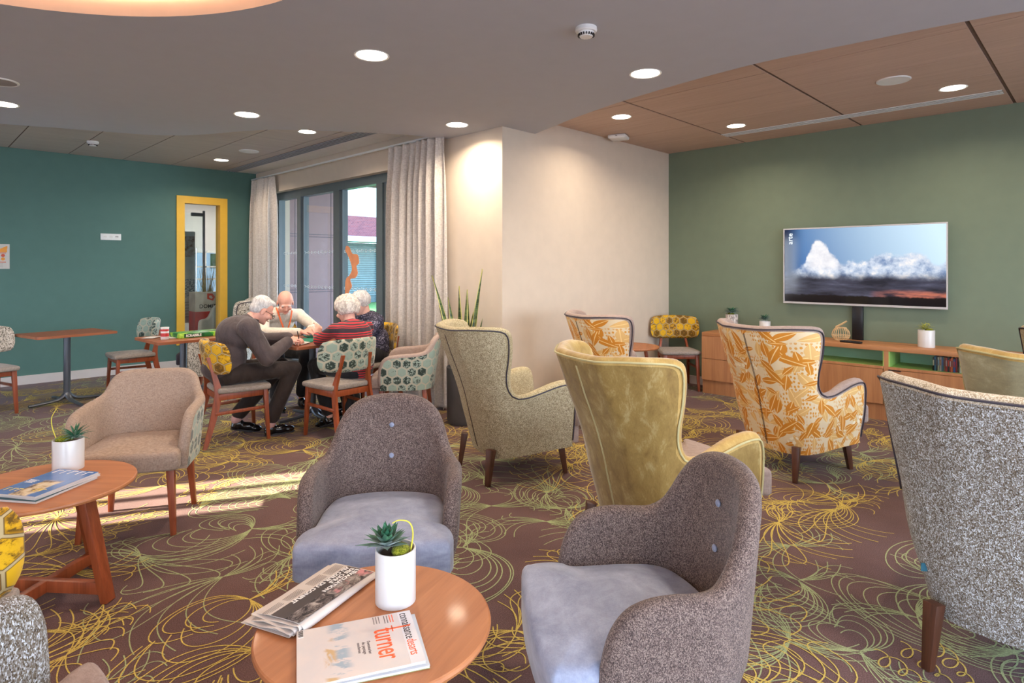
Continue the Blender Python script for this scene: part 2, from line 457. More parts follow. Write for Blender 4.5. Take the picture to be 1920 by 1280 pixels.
ge = t.node('ShaderNodeNewGeometry'); cs = t.math('ABSOLUTE', t.vmath('DOT_PRODUCT', ge.outputs['Incoming'], ge.outputs['Normal']))
fz = t.math('MULTIPLY_ADD', t.math('POWER', t.math('SUBTRACT', 1.0, cs), 5.0), .55, .035); ms = t.node('ShaderNodeMixShader')
t.t.links.new(fz, ms.inputs[0]); t.t.links.new(tr.outputs[0], ms.inputs[1]); t.t.links.new(gl.outputs[0], ms.inputs[2]); t.t.links.new(ms.outputs[0], t.out.inputs[0])
M['glass'] = t.m
# ceiling tiles: laminate with fine grain; grooves are modelled as gaps
M['tileL'] = wood('ceiling_panel_laminate', S(180, 168, 160), S(192, 180, 170), 0, .6, .8)
M['tileR'] = wood('ceiling_panel_laminate_warm', S(186, 158, 140), S(198, 170, 152), 1, .6, .8)
# ------------------------------------------------------------------ the room
random.seed(7); rng = np.random.default_rng(11)
XW, YB, XR, YL = 3.985, 4.05, 6.98, 9.55      # window wall, beige wall, screen wall, teal wall
XS, YN = -2.8, -3.0                            # side wall with daylight, near wall behind the viewer
HT, HS = 2.90, 2.76
# ---- carpet: a brown pile with looping yellow and green lines woven in
def bez(p0, p1, p2, p3, n=22):
    t_ = np.linspace(0, 1, n)[:, None]; p0, p1, p2, p3 = map(np.asarray, (p0, p1, p2, p3))
    return (1-t_)**3*p0 + 3*(1-t_)**2*t_*p1 + 3*(1-t_)*t_**2*p2 + t_**3*p3
def U(a): return np.array((math.cos(a), math.sin(a)))
def carpet_lines():
    lines = []   # (points, width, colour 1 yellow / 2 green)
    def fan(c, a, L, n, spread, col, w, curl):
        for i in range(n):
            f = (i+.5)/n*2-1
            th = a + f*spread; l = L*(1-.35*abs(f))*(.9+.2*rng.random())
            e = c + U(th+curl*.5)*l
            lines.append((bez(c, c+U(th-curl*.4*np.sign(f+.01))*l*.45, e-U(th+curl*1.5*np.sign(f+.01))*l*.5, e), w, col))
    def petals(c, a, L, n, col, w, side):
        # nested round loops that leave one node, swell sideways and come back further along
        d = L*(.35+.5*rng.random()); tw = .25*rng.random()
        for i in range(n):
            q = (i+.6+.5*rng.random())/n; h = (.22+1.15*q)*L; e = c+U(a+side*tw*q)*d*(.55+.6*q)+(rng.random(2)-.5)*.03
            lines.append((bez(c, c+U(a+side*(1.35+.45*q))*h, e+U(a+side*(1.15-.75*q))*h, e, 26), w, col))
    def curls(c, a, n, r, step, bend, col, w):
        t_ = np.linspace(0, n*2*PI, n*18); pts = []
        ang = a + bend*t_/(n*2*PI); base = np.cumsum(np.c_[np.cos(ang), np.sin(ang)]*step/18, axis=0)+c
        rr = r*(1+.4*np.sin(t_*.23+c[0]*7))
        lines.append((base+np.c_[np.cos(t_+a)*rr, np.sin(t_+a)*rr*.6], w, col))
    y0, y1, x0, x1 = -.6, 9.6, -.7, 7.0
    k = 0; g = .41
    xs = np.arange(x0, x1, g); ys = np.arange(y0, y1, g)
    for i, x in enumerate(xs):
        for j, y in enumerate(ys):
            if x > XW and y > YB: continue
            if x < 1.2*y*.1-.9: continue
            c = np.array((x, y)) + (rng.random(2)-.5)*.34
            near = (x*x+y*y) < 14
            band = math.sin(x*1.35+y*.55)+.55*math.sin(y*1.6-x*.6+1)
            col = 1 if band > -.45 else 2
            if rng.random() < .12: col = 3-col
            w = .0046+.001*rng.random()
            a = rng.random()*2*PI
            q = rng.random()
            n = 6 + int(rng.random()*4)
            if q < .42:
                petals(c, a, .36+.22*rng.random(), n, col, w, 1); petals(c, a+.4, .3+.15*rng.random(), n-2, col, w, -1)
                fan(c, a+PI, .34, 6, .5, col, w, .5)
            elif q < .78:
                fan(c, a, .5+.2*rng.random(), n+3, 1.15, col, w, .9); fan(c, a+PI, .36, 7, .8, col, w, .8)
            elif q < .93 and (col == 1 or near):
                for m in range(3): curls(c+rng.random(2)*.08, a+m*.25, 8, .030+.012*rng.random(), .062, .9, col, w)
            else:
                petals(c, a, .5, n+2, col, w, 1 if rng.random() < .5 else -1)
    return lines
def build_floor():
    V, F, MI = [], [], []
    V += [(XS-.15, YN-.15, 0), (XR+.15, YN-.15, 0), (XR+.15, YL+.2, 0), (XS-.15, YL+.2, 0)]; F.append((0, 1, 2, 3)); MI.append(0)
    for k in range(4): V.append((V[k][0], V[k][1], -.15))
    F += [(7, 6, 5, 4), (0, 4, 5, 1), (1, 5, 6, 2), (2, 6, 7, 3), (3, 7, 4, 0)]; MI += [0]*5
    for n_, (p, w, col) in enumerate(carpet_lines()):
        d = np.gradient(p, axis=0); L = np.hypot(d[:, 0], d[:, 1])+1e-9; nr = np.c_[-d[:, 1], d[:, 0]]/L[:, None]*w/2
        z = .0009+.0000025*(n_ % 300) + (.0006 if col == 1 else 0); b = len(V)
        for a_, b_ in zip(p-nr, p+nr): V.append((a_[0], a_[1], z)); V.append((b_[0], b_[1], z))
        for i in range(len(p)-1): F.append((b+2*i, b+2*i+2, b+2*i+3, b+2*i+1)); MI.append(col)
    t = NT('brown_carpet_pile'); v = t.co()
    n1 = t.noise(v, 260, 2); n2 = t.noise(v, 2.2, 3)
    c = t.ramp(t.math('ADD', t.math('MULTIPLY', n1, .75), t.math('MULTIPLY', n2, .3)), [(.3, S(72, 52, 50)), (.5, S(96, 71, 68)), (.72, S(126, 98, 94))])
    t.bump(n1, .6, .003); m0 = t.done(c, .95, sheen=.1, spec=.1)
    def yarn(nm, a, b):
        t = NT(nm); return t.done(t.ramp(t.noise(t.co(), 330, 1), [(.3, a), (.7, b)]), .9, spec=.1)
    o = mesh_obj('floor', V, F, [m0, yarn('yellow_carpet_yarn', S(172, 146, 68), S(220, 196, 112)), yarn('green_carpet_yarn', S(134, 142, 104), S(176, 184, 138))], midx=MI)
    return tag(o, kind='structure')
build_floor()
def struct(name, mb, mats, smooth=None): return tag(mb.build(name, mats, None, smooth=smooth), kind='structure')
def wbox(mb, x0, x1, y0, y1, z0, z1): mb.box(((x0+x1)/2, (y0+y1)/2, (z0+z1)/2), (abs(x1-x0), abs(y1-y0), z1-z0))
# teal wall with the internal window
IX0, IX1, IZ0, IZ1 = 2.90, 3.49, .38, 2.42
m = MB(); wbox(m, XS-.15, IX0, YL, YL+.15, 0, HT+.1); wbox(m, IX1, XW+.16, YL, YL+.15, 0, HT+.1)
wbox(m, IX0, IX1, YL, YL+.15, 0, IZ0); wbox(m, IX0, IX1, YL, YL+.15, IZ1, HT+.1); struct('wall_left', m, M['teal'])
m = MB(); wbox(m, XS, 2.0, YL-.016, YL, 0, .11); wbox(m, 2.0, XW, YL-.016, YL, 0, .11); struct('baseboard_left', m, M['skirt'])
# window wall: pier, header and jamb
WY0, WY1, WZ = 4.95, 9.02, 2.56
m = MB(); wbox(m, XW, XW+.3, YB, WY0, 0, HT+.1); wbox(m, XW, XW+.3, WY1, YL, 0, HT+.1); wbox(m, XW, XW+.3, WY0, WY1, WZ, HT+.1)
struct('wall_window', m, M['beige'])
m = MB(); wbox(m, XW+.3, XR+.15, YB, YB+.2, 0, HT+.1); struct('wall_centre', m, M['beige'])
m = MB(); wbox(m, XW-.014, XR-.016, YB-.016, YB, 0, .1); wbox(m, XW-.016, XW, YB-.016, WY0-.05, 0, .1); struct('baseboard_centre', m, M['skirt'])
m = MB(); wbox(m, XR, XR+.15, YN-.15, YB+.2, 0, HT+.1); struct('wall_right', m, M['green'])
m = MB(); wbox(m, XR-.016, XR, YN, YB, 0, .1); struct('baseboard_right', m, M['skirt'])
# side wall (daylight side) and near wall behind the viewer
A0, A1, B0, B1 = 5.88, 6.66, 7.25, 9.05
m = MB(); wbox(m, XS-.15, XS, YN-.15, -1.8, 0, HT+.1); wbox(m, XS-.15, XS, .8, A0, 0, HT+.1); wbox(m, XS-.15, XS, A1, B0, 0, HT+.1); wbox(m, XS-.15, XS, B1, YL+.15, 0, HT+.1)
for a, b, z0, z1 in ((A0, A1, 2.25, HT+.1), (B0, B1, 2.45, HT+.1), (-1.8, .8, 2.45, HT+.1), (-1.8, .8, 0, .4), (B0, B1, 0, .2)): wbox(m, XS-.15, XS, a, b, z0, z1)
struct('wall_side', m, M['beige'])
m = MB(); xs_ = [XS-.15, -2.2, 1.6, 2.2, 6.0, XR+.15]
for k in (0, 2, 4): wbox(m, xs_[k], xs_[k+1], YN-.15, YN, 0, HT+.1)
for k in (1, 3): wbox(m, xs_[k], xs_[k+1], YN-.15, YN, 0, .3); wbox(m, xs_[k], xs_[k+1], YN-.15, YN, 2.5, HT+.1)
struct('wall_near', m, M['beige'])
def frame_x(name, x, y0, y1, z0, z1, muls, w=.05, d=.07):
    m = MB(); wbox(m, x-d, x, y0, y1, z1-w, z1); wbox(m, x-d, x, y0, y1, z0, z0+w)
    for y in [y0+w/2, y1-w/2]+muls: wbox(m, x-d, x, y-w/2, y+w/2, z0, z1)
    return struct(name, m, M['alu'])
frame_x('window_2', XS-.04, A0, A1, 0, 2.25, [6.10, 6.36])
frame_x('window_3', XS-.04, B0, B1, .2, 2.45, [8.15])
frame_x('window_4', XS-.04, -1.8, .8, .4, 2.45, [-.5])
m = MB()
for a, b in ((-2.2, 1.6), (2.2, 6.0)):
    wbox(m, a, b, YN-.1, YN-.04, .3, .35); wbox(m, a, b, YN-.1, YN-.04, 2.45, 2.5)
    for x in (a+.025, (a+b)/2, b-.025): wbox(m, x-.025, x+.025, YN-.1, YN-.04, .35, 2.45)
struct('window_5', m, M['alu'])
# ---- panelled ceiling, 0.6 x 1.2 m panels with grooves
def ceiling():
    m = MB(); m.mi = 0
    wbox(m, XS-.15, XR+.15, YN-.15, YL+.15, HT+.005, HT+.1)
    for k in range(-1, 18):
        x1 = XR-.6*k; x0 = x1-.6
        if x0 > XR or x1 < XS: continue
        x1 = min(x1, XR)
        for j in range(-3, 13):
            y1 = 9.55-1.2*j if j < 5 else 4.27-1.22*(j-5); y0 = y1-1.2 if j < 4 else (4.27 if j == 4 else y1-1.22)
            if j < 0 or y1 < YN: continue
            left = y0 > 4.2
            gx, gy = (.006, .0025) if left else (.004, .012)
            if y0 > 4.2 and x0 > XW-.1: continue
            m.mi = 1 if left else 2
            if left and x1 > 3.9:
                m.mi = 3; wbox(m, 3.675, x1-gx, y0+gy, y1-gy, HT, HT+.02); m.mi = 1
            wbox(m, x0+gx, (3.512 if left and x1 > 3.9 else x1)-gx, max(y0, YN)+gy, y1-gy, HT, HT+.02)
    t = plain('groove_shadow_gap', S(104, 84, 72), .9)
    return struct('ceiling', m, [t, M['tileL'], M['tileR'], M['white']])
ceiling()
# ---- lowered plaster island with its curved edges and round opening
def soffit():
    left = [(-2.8, 7.95), (-1.6, 7.85), (-.4, 7.62), (.686, 7.26), (1.057, 7.1), (1.453, 6.953), (1.8, 6.80), (2.03, 6.60), (2.215, 6.3), (2.36, 6.0), (2.55, 5.71), (2.78, 5.51), (3.0, 5.35), (3.42, 5.08), (3.75, 4.93), (XW, 4.86)]
    right = [(4.437, YB), (4.32, 3.70), (4.201, 3.348), (4.05, 2.76), (3.945, 2.131), (3.905, 1.644), (3.925, 1.34), (3.955, 1.081), (3.985, .769), (4.02, .533), (4.06, .319), (4.3, -.5), (4.7, -1.5), (5.4, -3.0)]
    P_ = smoothpts(left, 6)+[(XW, YB)]+smoothpts(right, 6)+[(-2.8, -3.0)]
    bm = bmesh.new(); ring = []
    for z in (HS, HT):
        vs = [bm.verts.new((p[0], p[1], z)) for p in P_]
        C = [bm.verts.new((-.148+1.548*math.cos(2*PI*k/96), 2.493+1.548*math.sin(2*PI*k/96), z)) for k in range(96)]
        ring.append((vs, C))
        if z == HS:
            es = [bm.edges.new((v[i], v[(i+1) % len(v)])) for v in (vs, C) for i in range(len(v))]
            bmesh.ops.triangle_fill(bm, use_beauty=True, edges=es)
    for q in (0, 1):
        a, b = ring[0][q], ring[1][q]
        for i in range(len(a)):
            f = bm.faces.new((a[i], a[(i+1) % len(a)], b[(i+1) % len(a)], b[i])); f.material_index = 1
    bmesh.ops.recalc_face_normals(bm, faces=bm.faces[:])
    me = bpy.data.meshes.new('ceiling_soffit'); bm.to_mesh(me); bm.free(); me.materials.append(M['soffit']); me.materials.append(M['rim'])
    o = bpy.data.objects.new('ceiling_soffit', me); COL.objects.link(o); tag(o, kind='structure')
soffit()
# warm light line around the round opening
led = emis('warm_cove_light_strip', (1.0, .62, .36, 1), 24)
m = MB(); m.tube([(-.148+1.54*math.cos(2*PI*k/96), 2.493+1.54*math.sin(2*PI*k/96), 2.872) for k in range(96)], .010, 6, closed=True)
tag(m.build('cove_light_strip', led, None), 'thin warm light strip running round the circular ceiling recess', 'light')

# ---- recessed lamps
diff = emis('warm_white_diffuser', (1.0, .86, .70, 1), 14)
def downlight(x, y, z, r, label, group, power, visible=True):
    t = thing('ceiling_light', label, 'ceiling light', (x, y, z), 0, group)
    m = MB(); m.lathe([(r, -.001), (r+.012, -.004), (r+.014, .0), (r, .0)], 36, cap=False); m.build('trim_ring', M['plastic'], t)
    m = MB(); m.lathe([(.001, -.0045), (r*.8, -.004), (r, -.001)], 36, cap=False); m.build('diffuser', diff, t)
    l = bpy.data.lights.new('lamp_light', 'AREA'); l.shape = 'DISK'; l.size = r*1.7; l.energy = power*LAMP_GAIN; l.color = (1.0, .83, .64); l.spread = rad(150)
    o = bpy.data.objects.new('lamp_light', l); COL.objects.link(o); o.parent = t; o.location = (0, 0, -.012)
gS = 'round recessed lamps in the lowered plaster ceiling'
for x, y, w in ((2.082, 3.27, 'largest lamp in the lowered ceiling, left of the smoke detector'), (3.58, 2.254, 'large lamp in the lowered ceiling nearest its right edge, below the smoke detector'), (2.138, 5.31, 'middle lamp of the lowered ceiling, above the internal window'),
                (3.652, 4.307, 'lamp in the lowered ceiling right over the curtain and the pier'), (.618, 6.364, 'lamp in the lowered ceiling cut by the left edge of the photo')):
    downlight(x, y, HS, .094, 'round recessed '+w, gS, 17)
gT = 'small recessed lamps in the panelled ceiling'
for x, y, w in ((3.12, 6.16, 'small recessed lamp in the left panelled ceiling nearest the long vent'), (3.128, 8.624, 'small recessed lamp in the left panelled ceiling nearest the internal window'),
                (4.942, 3.38, 'small recessed lamp in the right panelled ceiling nearest the beige wall'), (6.088, 2.756, 'small recessed lamp between the beige wall and the slatted vent'), (6.034, .917, 'small recessed lamp above the right side of the television')):
    downlight(x, y, HT, .085, w, gT, 11)
for x, y, w in ((2.3, .2, 'above the near speckled armchair'), (3.4, -1.6, 'in the far right corner behind the viewer'), (.9, -1.6, 'straight behind the viewer'), (-1.6, 4.9, 'beside the side windows'), (-2.0, .3, 'left of the round recess')): downlight(x, y, HS, .094, 'recessed lamp in the lowered ceiling '+w, gS+' out of view', 17)
for x, y in ((6.05, -1.0),): downlight(x, y, HT, .085, 'small recessed lamp in the panelled ceiling behind the viewpoint', gT+' out of view', 11)
# ---- things on the ceilings
def speaker(x, y, z, label, mat):
    t = thing('ceiling_speaker', label, 'speaker', (x, y, z), 0, 'ceiling speakers')
    m = MB(); m.lathe([(.118, 0), (.118, -.006), (.112, -.010), (.104, -.008)], 36, cap=False); m.build('rim', M['plastic'], t)
    m = MB(); m.lathe([(.001, -.0085), (.104, -.0075)], 36, cap=False); m.build('grille', mat, t)
speaker(3.127, 7.701, HT, 'white round speaker in the left panelled ceiling', M['plastic'])
speaker(5.45, 1.208, HT, 'white round speaker in the right panelled ceiling', M['plastic'])
speaker(.52, 5.60, HS, 'grey round speaker in the lowered ceiling by the left photo edge', plain('grey_speaker_mesh', S(150, 142, 140), .6))
def smoke(x, y, z, label):
    t = thing('smoke_detector', label, 'smoke detector', (x, y, z), 0, 'smoke detectors')
    m = MB(); m.lathe([(.058, 0), (.060, -.018), (.054, -.026)], 32, cap=True); m.build('base', M['plastic'], t)
    m = MB(); m.lathe([(.044, -.026), (.044, -.034), (.034, -.052), (.001, -.054)], 32, cap=False); m.build('sensor_head', M['plastic'], t)
    m = MB()
    for k in range(18):
        a = 2*PI*k/18; m.box((.0415*math.cos(a), .0415*math.sin(a), -.042), (.010, .0055, .012), rz=a)
    m.build('vent_slots', M['black'], t)
smoke(2.665, 2.053, HS, 'white smoke detector on the lowered plaster ceiling')
smoke(1.619, 8.399, HT, 'white smoke detector on the left panelled ceiling')
t_ = thing('wireless_access_point', 'white rounded wireless unit on the panelled ceiling near the beige wall', 'wireless unit', (5.62, 3.88, HT-.0), rad(20))
m = MB(); m.box((0, 0, -.022), (.20, .20, .044), bev=.018, seg=3); m.build('housing', M['plastic'], t_)
m = MB(); m.box((-.101, 0, -.02), (.004, .02, .006)); m.build('status_window', M['black'], t_)
def vent(x0, x1, y0, y1, slots, label, fr):
    t = thing('linear_vent', label, 'vent', ((x0+x1)/2, (y0+y1)/2, HT), 0, 'slot vents in the panelled ceiling')
    w, L = (x1-x0), (y1-y0)
    m = MB(); m.box((0, 0, -.0015), (w, L, .003)); m.build('backing', M['black'], t)
    for k in range(slots+1):
        m = MB(); m.box((-w/2+w*k/slots, 0, -.004), (w/slots*.34, L, .006)); m.build('slat', fr, t)
vent(3.52, 3.67, 5.3, 9.54, 4, 'long dark slot vent beside the window side of the left panelled ceiling', M['soffit'])
vent(6.37, 6.50, .64, 3.05, 3, 'pale slotted vent in the right panelled ceiling close to the green wall', M['plastic'])

# ---- internal window with its yellow frame
m = MB()
for (x0, x1, z0, z1) in ((IX0-.055, IX0+.05, IZ0-.055, IZ1+.055), (IX1-.05, IX1+.055, IZ0-.055, IZ1+.055), (IX0+.05, IX1-.05, IZ1-.05, IZ1+.055), (IX0+.05, IX1-.05, IZ0-.055, IZ0+.05)): wbox(m, x0, x1, YL-.022, YL+.002, z0, z1)
wbox(m, IX0, IX0+.045, YL, YL+.17, IZ0, IZ1); wbox(m, IX1-.045, IX1, YL, YL+.17, IZ0, IZ1); wbox(m, IX0+.045, IX1-.045, YL, YL+.17, IZ1-.045, IZ1); wbox(m, IX0+.045, IX1-.045, YL, YL+.17, IZ0, IZ0+.045)
struct('trim_1', m, M['yellow'])
m = MB(); wbox(m, IX0+.045, IX1-.045, YL+.09, YL+.098, IZ0+.045, IZ1-.045); struct('window_6', m, M['glass'])

# ---- main window: grey frame with four bays, glass, markings
def main_window():
    x = XW+.14; m = MB(); z1 = WZ; z0 = 0.0
    wbox(m, x-.05, x+.05, WY0, WY1, z1-.11, z1); wbox(m, x-.05, x+.05, WY0, WY1, z0, z0+.09)
    for y, w in ((WY0+.04, .08), (WY1-.04, .08), (6.24, .13), (7.25, .15), (8.30, .11)): wbox(m, x-.049, x+.049, y-w/2, y+w/2, z0+.09, z1-.11)
    for y in (6.24-.085, 7.25-.09, 8.30-.07): wbox(m, x-.02, x+.06, y-.02, y+.02, z0+.09, z1-.11)
    struct('window_1', m, M['alu'])
    g = MB(); wbox(g, x-.004, x+.004, WY0+.06, WY1-.06, .08, z1-.1); struct('window_1_glass', g, M['glass'])
    # rows of small ring markings across the glass
    film = plain('white_glass_film', S(226, 234, 240), .5)
    for z, nm in ((1.65, 'upper'), (1.17, 'lower')):
        m = MB()
        y = 5.0
        while y < 8.9:
            if all(abs(y-q) > .1 for q in (6.24, 7.25, 8.30)):
                if int(y*100/5) % 2: m.lathe([(.021, 0), (.014, 0), (.014, .0012), (.021, .0012)], 16, cap=False)
                else: m.lathe([(.0005, 0), (.008, 0), (.008, .0012), (.0005, .0012)], 12, cap=False)
                m.bm.verts.ensure_lookup_table()
                n_ = 64 if int(y*100/5) % 2 else 48
                for v in m.bm.verts[-n_:]: v.co = Vector((x-.006+v.co.z, y+v.co.x, z+v.co.y))
            y += .05
        tag(m.build('ring_markings', film, None), 'row of small white ring markings across the window glass, %s row' % nm, 'window marking', 'safety markings on the window', kind='stuff')
    o_ = plain('orange_glass_film', S(250, 160, 112), .6)
    pts = [(7.0-.06, 1.72), (6.86, 1.70), (6.79, 1.62), (6.66, 1.60), (6.63, 1.50), (6.69, 1.46), (6.66, 1.37), (6.72, 1.31), (6.84, 1.29), (6.80, 1.2), (6.86, 1.14), (6.90, 1.05), (6.93, .92), (6.96, .92), (6.96, 1.26), (6.86, 1.34), (6.80, 1.42), (6.84, 1.52), (6.92, 1.62), (6.96, 1.66)]
    pts = [tuple(q) for q in smoothpts([(a+.13, b) for a, b in pts], 4, True)]
    V = [(x-.007, a, b) for a, b in pts]+[(x-.0055, a, b) for a, b in pts]; n = len(pts)
    bm = bmesh.new(); vs = [bm.verts.new(v) for v in V]
    es = [bm.edges.new((vs[i], vs[(i+1) % n])) for i in range(n)]; bmesh.ops.triangle_fill(bm, edges=es)
    for i in range(n): bm.faces.new((vs[i], vs[(i+1) % n], vs[n+(i+1) % n], vs[n+i]))
    me = bpy.data.meshes.new('window_sticker'); bm.to_mesh(me); bm.free(); me.materials.append(o_)
    o = bpy.data.objects.new('window_sticker', me); COL.objects.link(o); tag(o, 'wavy orange film sticker on the window glass above the women', 'sticker')
main_window()
# ---- curtains and rail
t_ = thing('curtain_rail', 'white curtain rail high on the window wall', 'curtain rail', (XW-.06, 7.2, 2.80))
m = MB(); m.box((0, 0, 0), (.035, 4.75, .022), bev=.004); m.build('track', M['plastic'], t_)
for y in (-2.2, -.7, .8, 2.2):
    m = MB(); m.box((.03, y, .004), (.06, .03, .014)); m.build('bracket', M['plastic'], t_)
def curtain(y0, y1, label, folds, seed, xo=0.0):
    r = random.Random(seed); n = folds*14; V, F, uv = [], [], []
    ph = [r.random()*6 for _ in range(6)]; zs = [2.775, 2.755, 2.72, 2.66, 2.55, 2.35, 2.0, 1.6, 1.2, .8, .4, .05, .02]
    N = n+1
    for zi, z in enumerate(zs):
        f = min(1, (2.79-z)/.5)
        for i in range(N):
            u = i/n; w = math.sin(u*folds*2*PI+.9*math.sin(u*7+ph[0])+.25*math.sin(z*1.3+ph[1])*f)
            amp = .022+.040*f+.014*math.sin(u*11+ph[2]); pl = .006*math.sin(u*folds*6*PI)*(1-f)
            spread = (1+.05*f*math.sin(z*.8+1)); yc = (y0+y1)/2
            y = yc+((u-.5)*(y1-y0))*spread+.018*f*math.sin(u*folds*4*PI+ph[3])
            V.append((XW-.095+xo+amp*w+pl, y, z)); uv.append((u*3, z))
    R = len(zs)
    for k in range(R-1):
        for i in range(n): F.append((k*N+i, k*N+i+1, (k+1)*N+i+1, (k+1)*N+i))
    t = thing('curtain', label, 'curtain', (0, 0, 0), 0, 'curtains at the large window')
    o = mesh_obj('drape', V, F, M['curtain'], t, smooth=80)
    s = o.modifiers.new('thick', 'SOLIDIFY'); s.thickness = .004; eval_mods(o)
    for k in range(folds*2):
        m = MB(); m.box((XW-.07, y0+(y1-y0)*(k+.5)/(folds*2), 2.780), (.008, .006, .014)); m.build('glider_hook', M['plastic'], t)
M['curtain'] = linen('grey_linen_curtain', S(190, 180, 172), S(226, 217, 209), 260)
curtain(8.74, 9.47, 'grey linen curtain hanging in the corner beside the yellow internal window', 6, 3)
curtain(4.79, 5.74, 'grey linen curtain bunched against the pier, right side of the window', 8, 5)

# ---- outside the window
m = MB(); wbox(m, XW+.31, 45, YB+.3, 40, -.45, -.21); g = NT('lawn_grass'); v = g.co(); g.done(g.ramp(g.noise(v, 30, 3), [(.3, S(44, 84, 30)), (.7, S(84, 126, 56))]), .9)
tag(m.build('lawn', g.m, None), 'green lawn outside the large window', 'lawn', kind='stuff')
m = MB(); wbox(m, XW+.31, 8.5, YB+.3, 9.6, -.13, -.02); tag(m.build('terrace', plain('pale_paving', S(190, 188, 184), .8), None), 'pale paved terrace outside the window', 'terrace', kind='structure')
clad = plain('mauve_wall_cladding', S(134, 106, 108), .5, vary=.015)
t_ = thing('building_wing', 'mauve clad wing of the building seen through the left window panes', 'building', (5.0, 9.66, -.2))
m = MB(); wbox(m, -.7, .48, -.05, .1, 0, 5.5); m.build('wall', clad, t_)
m = MB()
for z in (1.02, 1.06, 1.95, 1.99, 2.9, 2.94): wbox(m, -.7, .48, -.054, -.05, z+.2, z+.212)
for x in (-.35, .3): wbox(m, x, x+.01, -.053, -.05, 0, 5.5)
m.build('panel_joint', plain('dark_joint', S(86, 76, 86), .7), t_)
def far_house():
    t = thing('brick_building', 'far building with white upper wall, brick band and glazed ground floor', 'building', (20, 24.5, -.2))
    white = plain('white_render', S(176, 178, 184), .8, vary=.005)
    m = MB(); wbox(m, -13, 14, 0, 3, 3.95, 8.0); m.build('upper_wall', white, t)
    b = NT('purple_brick'); br = b.node('ShaderNodeTexBrick'); b.link(b.map(b.co(), (1, 1, 1), (PI/2, 0, 0)), br.inputs['Vector']); br.inputs['Scale'].default_value = 4
    br.inputs['Color1'].default_value = S(112, 56, 58); br.inputs['Color2'].default_value = S(92, 44, 50); br.inputs['Mortar'].default_value = S(106, 80, 88); b.link(br.outputs['Color'], b.b.inputs['Base Color']); b.b.inputs['Roughness'].default_value = .8
    m = MB(); wbox(m, -13, 14, -.1, 2.9, 2.97, 3.95); m.build('brick_band', b.m, t)
    m = MB(); wbox(m, -13, 14, -1.4, 0, 2.74, 2.97); m.build('canopy', white, t)
    m = MB(); wbox(m, -13, 14, .1, .3, 0, 2.74); m.build('ground_floor_glazing', plain('green_grey_glazing', S(60, 84, 90), .3, vary=.05), t)
    m = MB()
    for k in range(24): wbox(m, -13, 14, .06, .1, .35+k*.1, .38+k*.1)
    m.build('louvre_blades', plain('pale_louvre', S(104, 128, 134), .5), t)
    for x in range(-12, 14, 2):
        m = MB(); wbox(m, x-.07, x+.07, -.05, .1, 0, 2.74); m.build('column', plain('pale_column', S(130, 142, 150), .5) if x == -12 else bpy.data.materials['pale_column'], t)
    for x in (-7.4, -3.6, .5):
        m = MB(); wbox(m, x, x+.9, -.02, 0, 4.8, 6.2); m.build('window', M['alu'], t)
far_house()
# unseen block added outside to keep direct sun out of the wide side window
t_ = thing('sun_blocker', 'added pale block outside the side windows that stops the sun', 'building', (-4.4, 8.4, -.15))
m = MB(); wbox(m, -1.7, 0, 0, 12, 0, 4.3); m.build('wall', plain('pale_blocker_finish', S(200, 204, 208), .8), t_)
m = MB(); wbox(m, -60, XS-.16, -40, 40, -.35, -.15); tag(m.build('paved_yard', plain('yard_paving', S(150, 150, 148), .9), None), 'grey paved yard outside the side windows', 'yard', kind='structure')
m = MB(); wbox(m, XS-.16, 50, -40, YN-.16, -.35, -.15); tag(m.build('gravel_court', plain('court_gravel', S(160, 156, 150), .9), None), 'pale gravel court behind the near windows', 'yard', kind='structure')

# ---- hall beyond the internal window
hallw = plain('hall_wall_paint', S(226, 224, 224), .7, vary=.005)
m = MB(); wbox(m, 2.2, 5.3, 13.2, 13.3, 0, 2.9); wbox(m, 2.1, 2.2, YL+.15, 13.3, 0, 2.9); wbox(m, 5.3, 5.4, YL+.15, 13.3, 0, 2.9); wbox(m, XW+.16, 5.3, YL+.15, YL+.19, 0, 2.9); struct('wall_hall', m, hallw)
m = MB(); wbox(m, 2.1, 5.4, YL+.15, 13.3, 2.85, 2.95); struct('ceiling_hall', m, hallw)
m = MB(); wbox(m, 2.1, 5.4, YL+.2, 13.3, -.15, 0); struct('floor_hall', m, plain('hall_floor_tile', S(170, 162, 158), .4))
l = bpy.data.lights.new('hall_lamp_light', 'AREA'); l.shape = 'DISK'; l.size = .5; l.energy = 20; l.color = (1, .92, .84)
t_ = thing('hall_ceiling_light', 'round flat lamp on the ceiling of the hall behind the yellow frame', 'ceiling light', (4.25, 12.0, 2.85))
m = MB(); m.lathe([(.001, -.03), (.22, -.03), (.25, 0)], 32, cap=False); m.build('diffuser', diff, t_)
o = bpy.data.objects.new('hall_lamp_light', l); COL.objects.link(o); o.parent = t_; o.location = (0, 0, -.05)
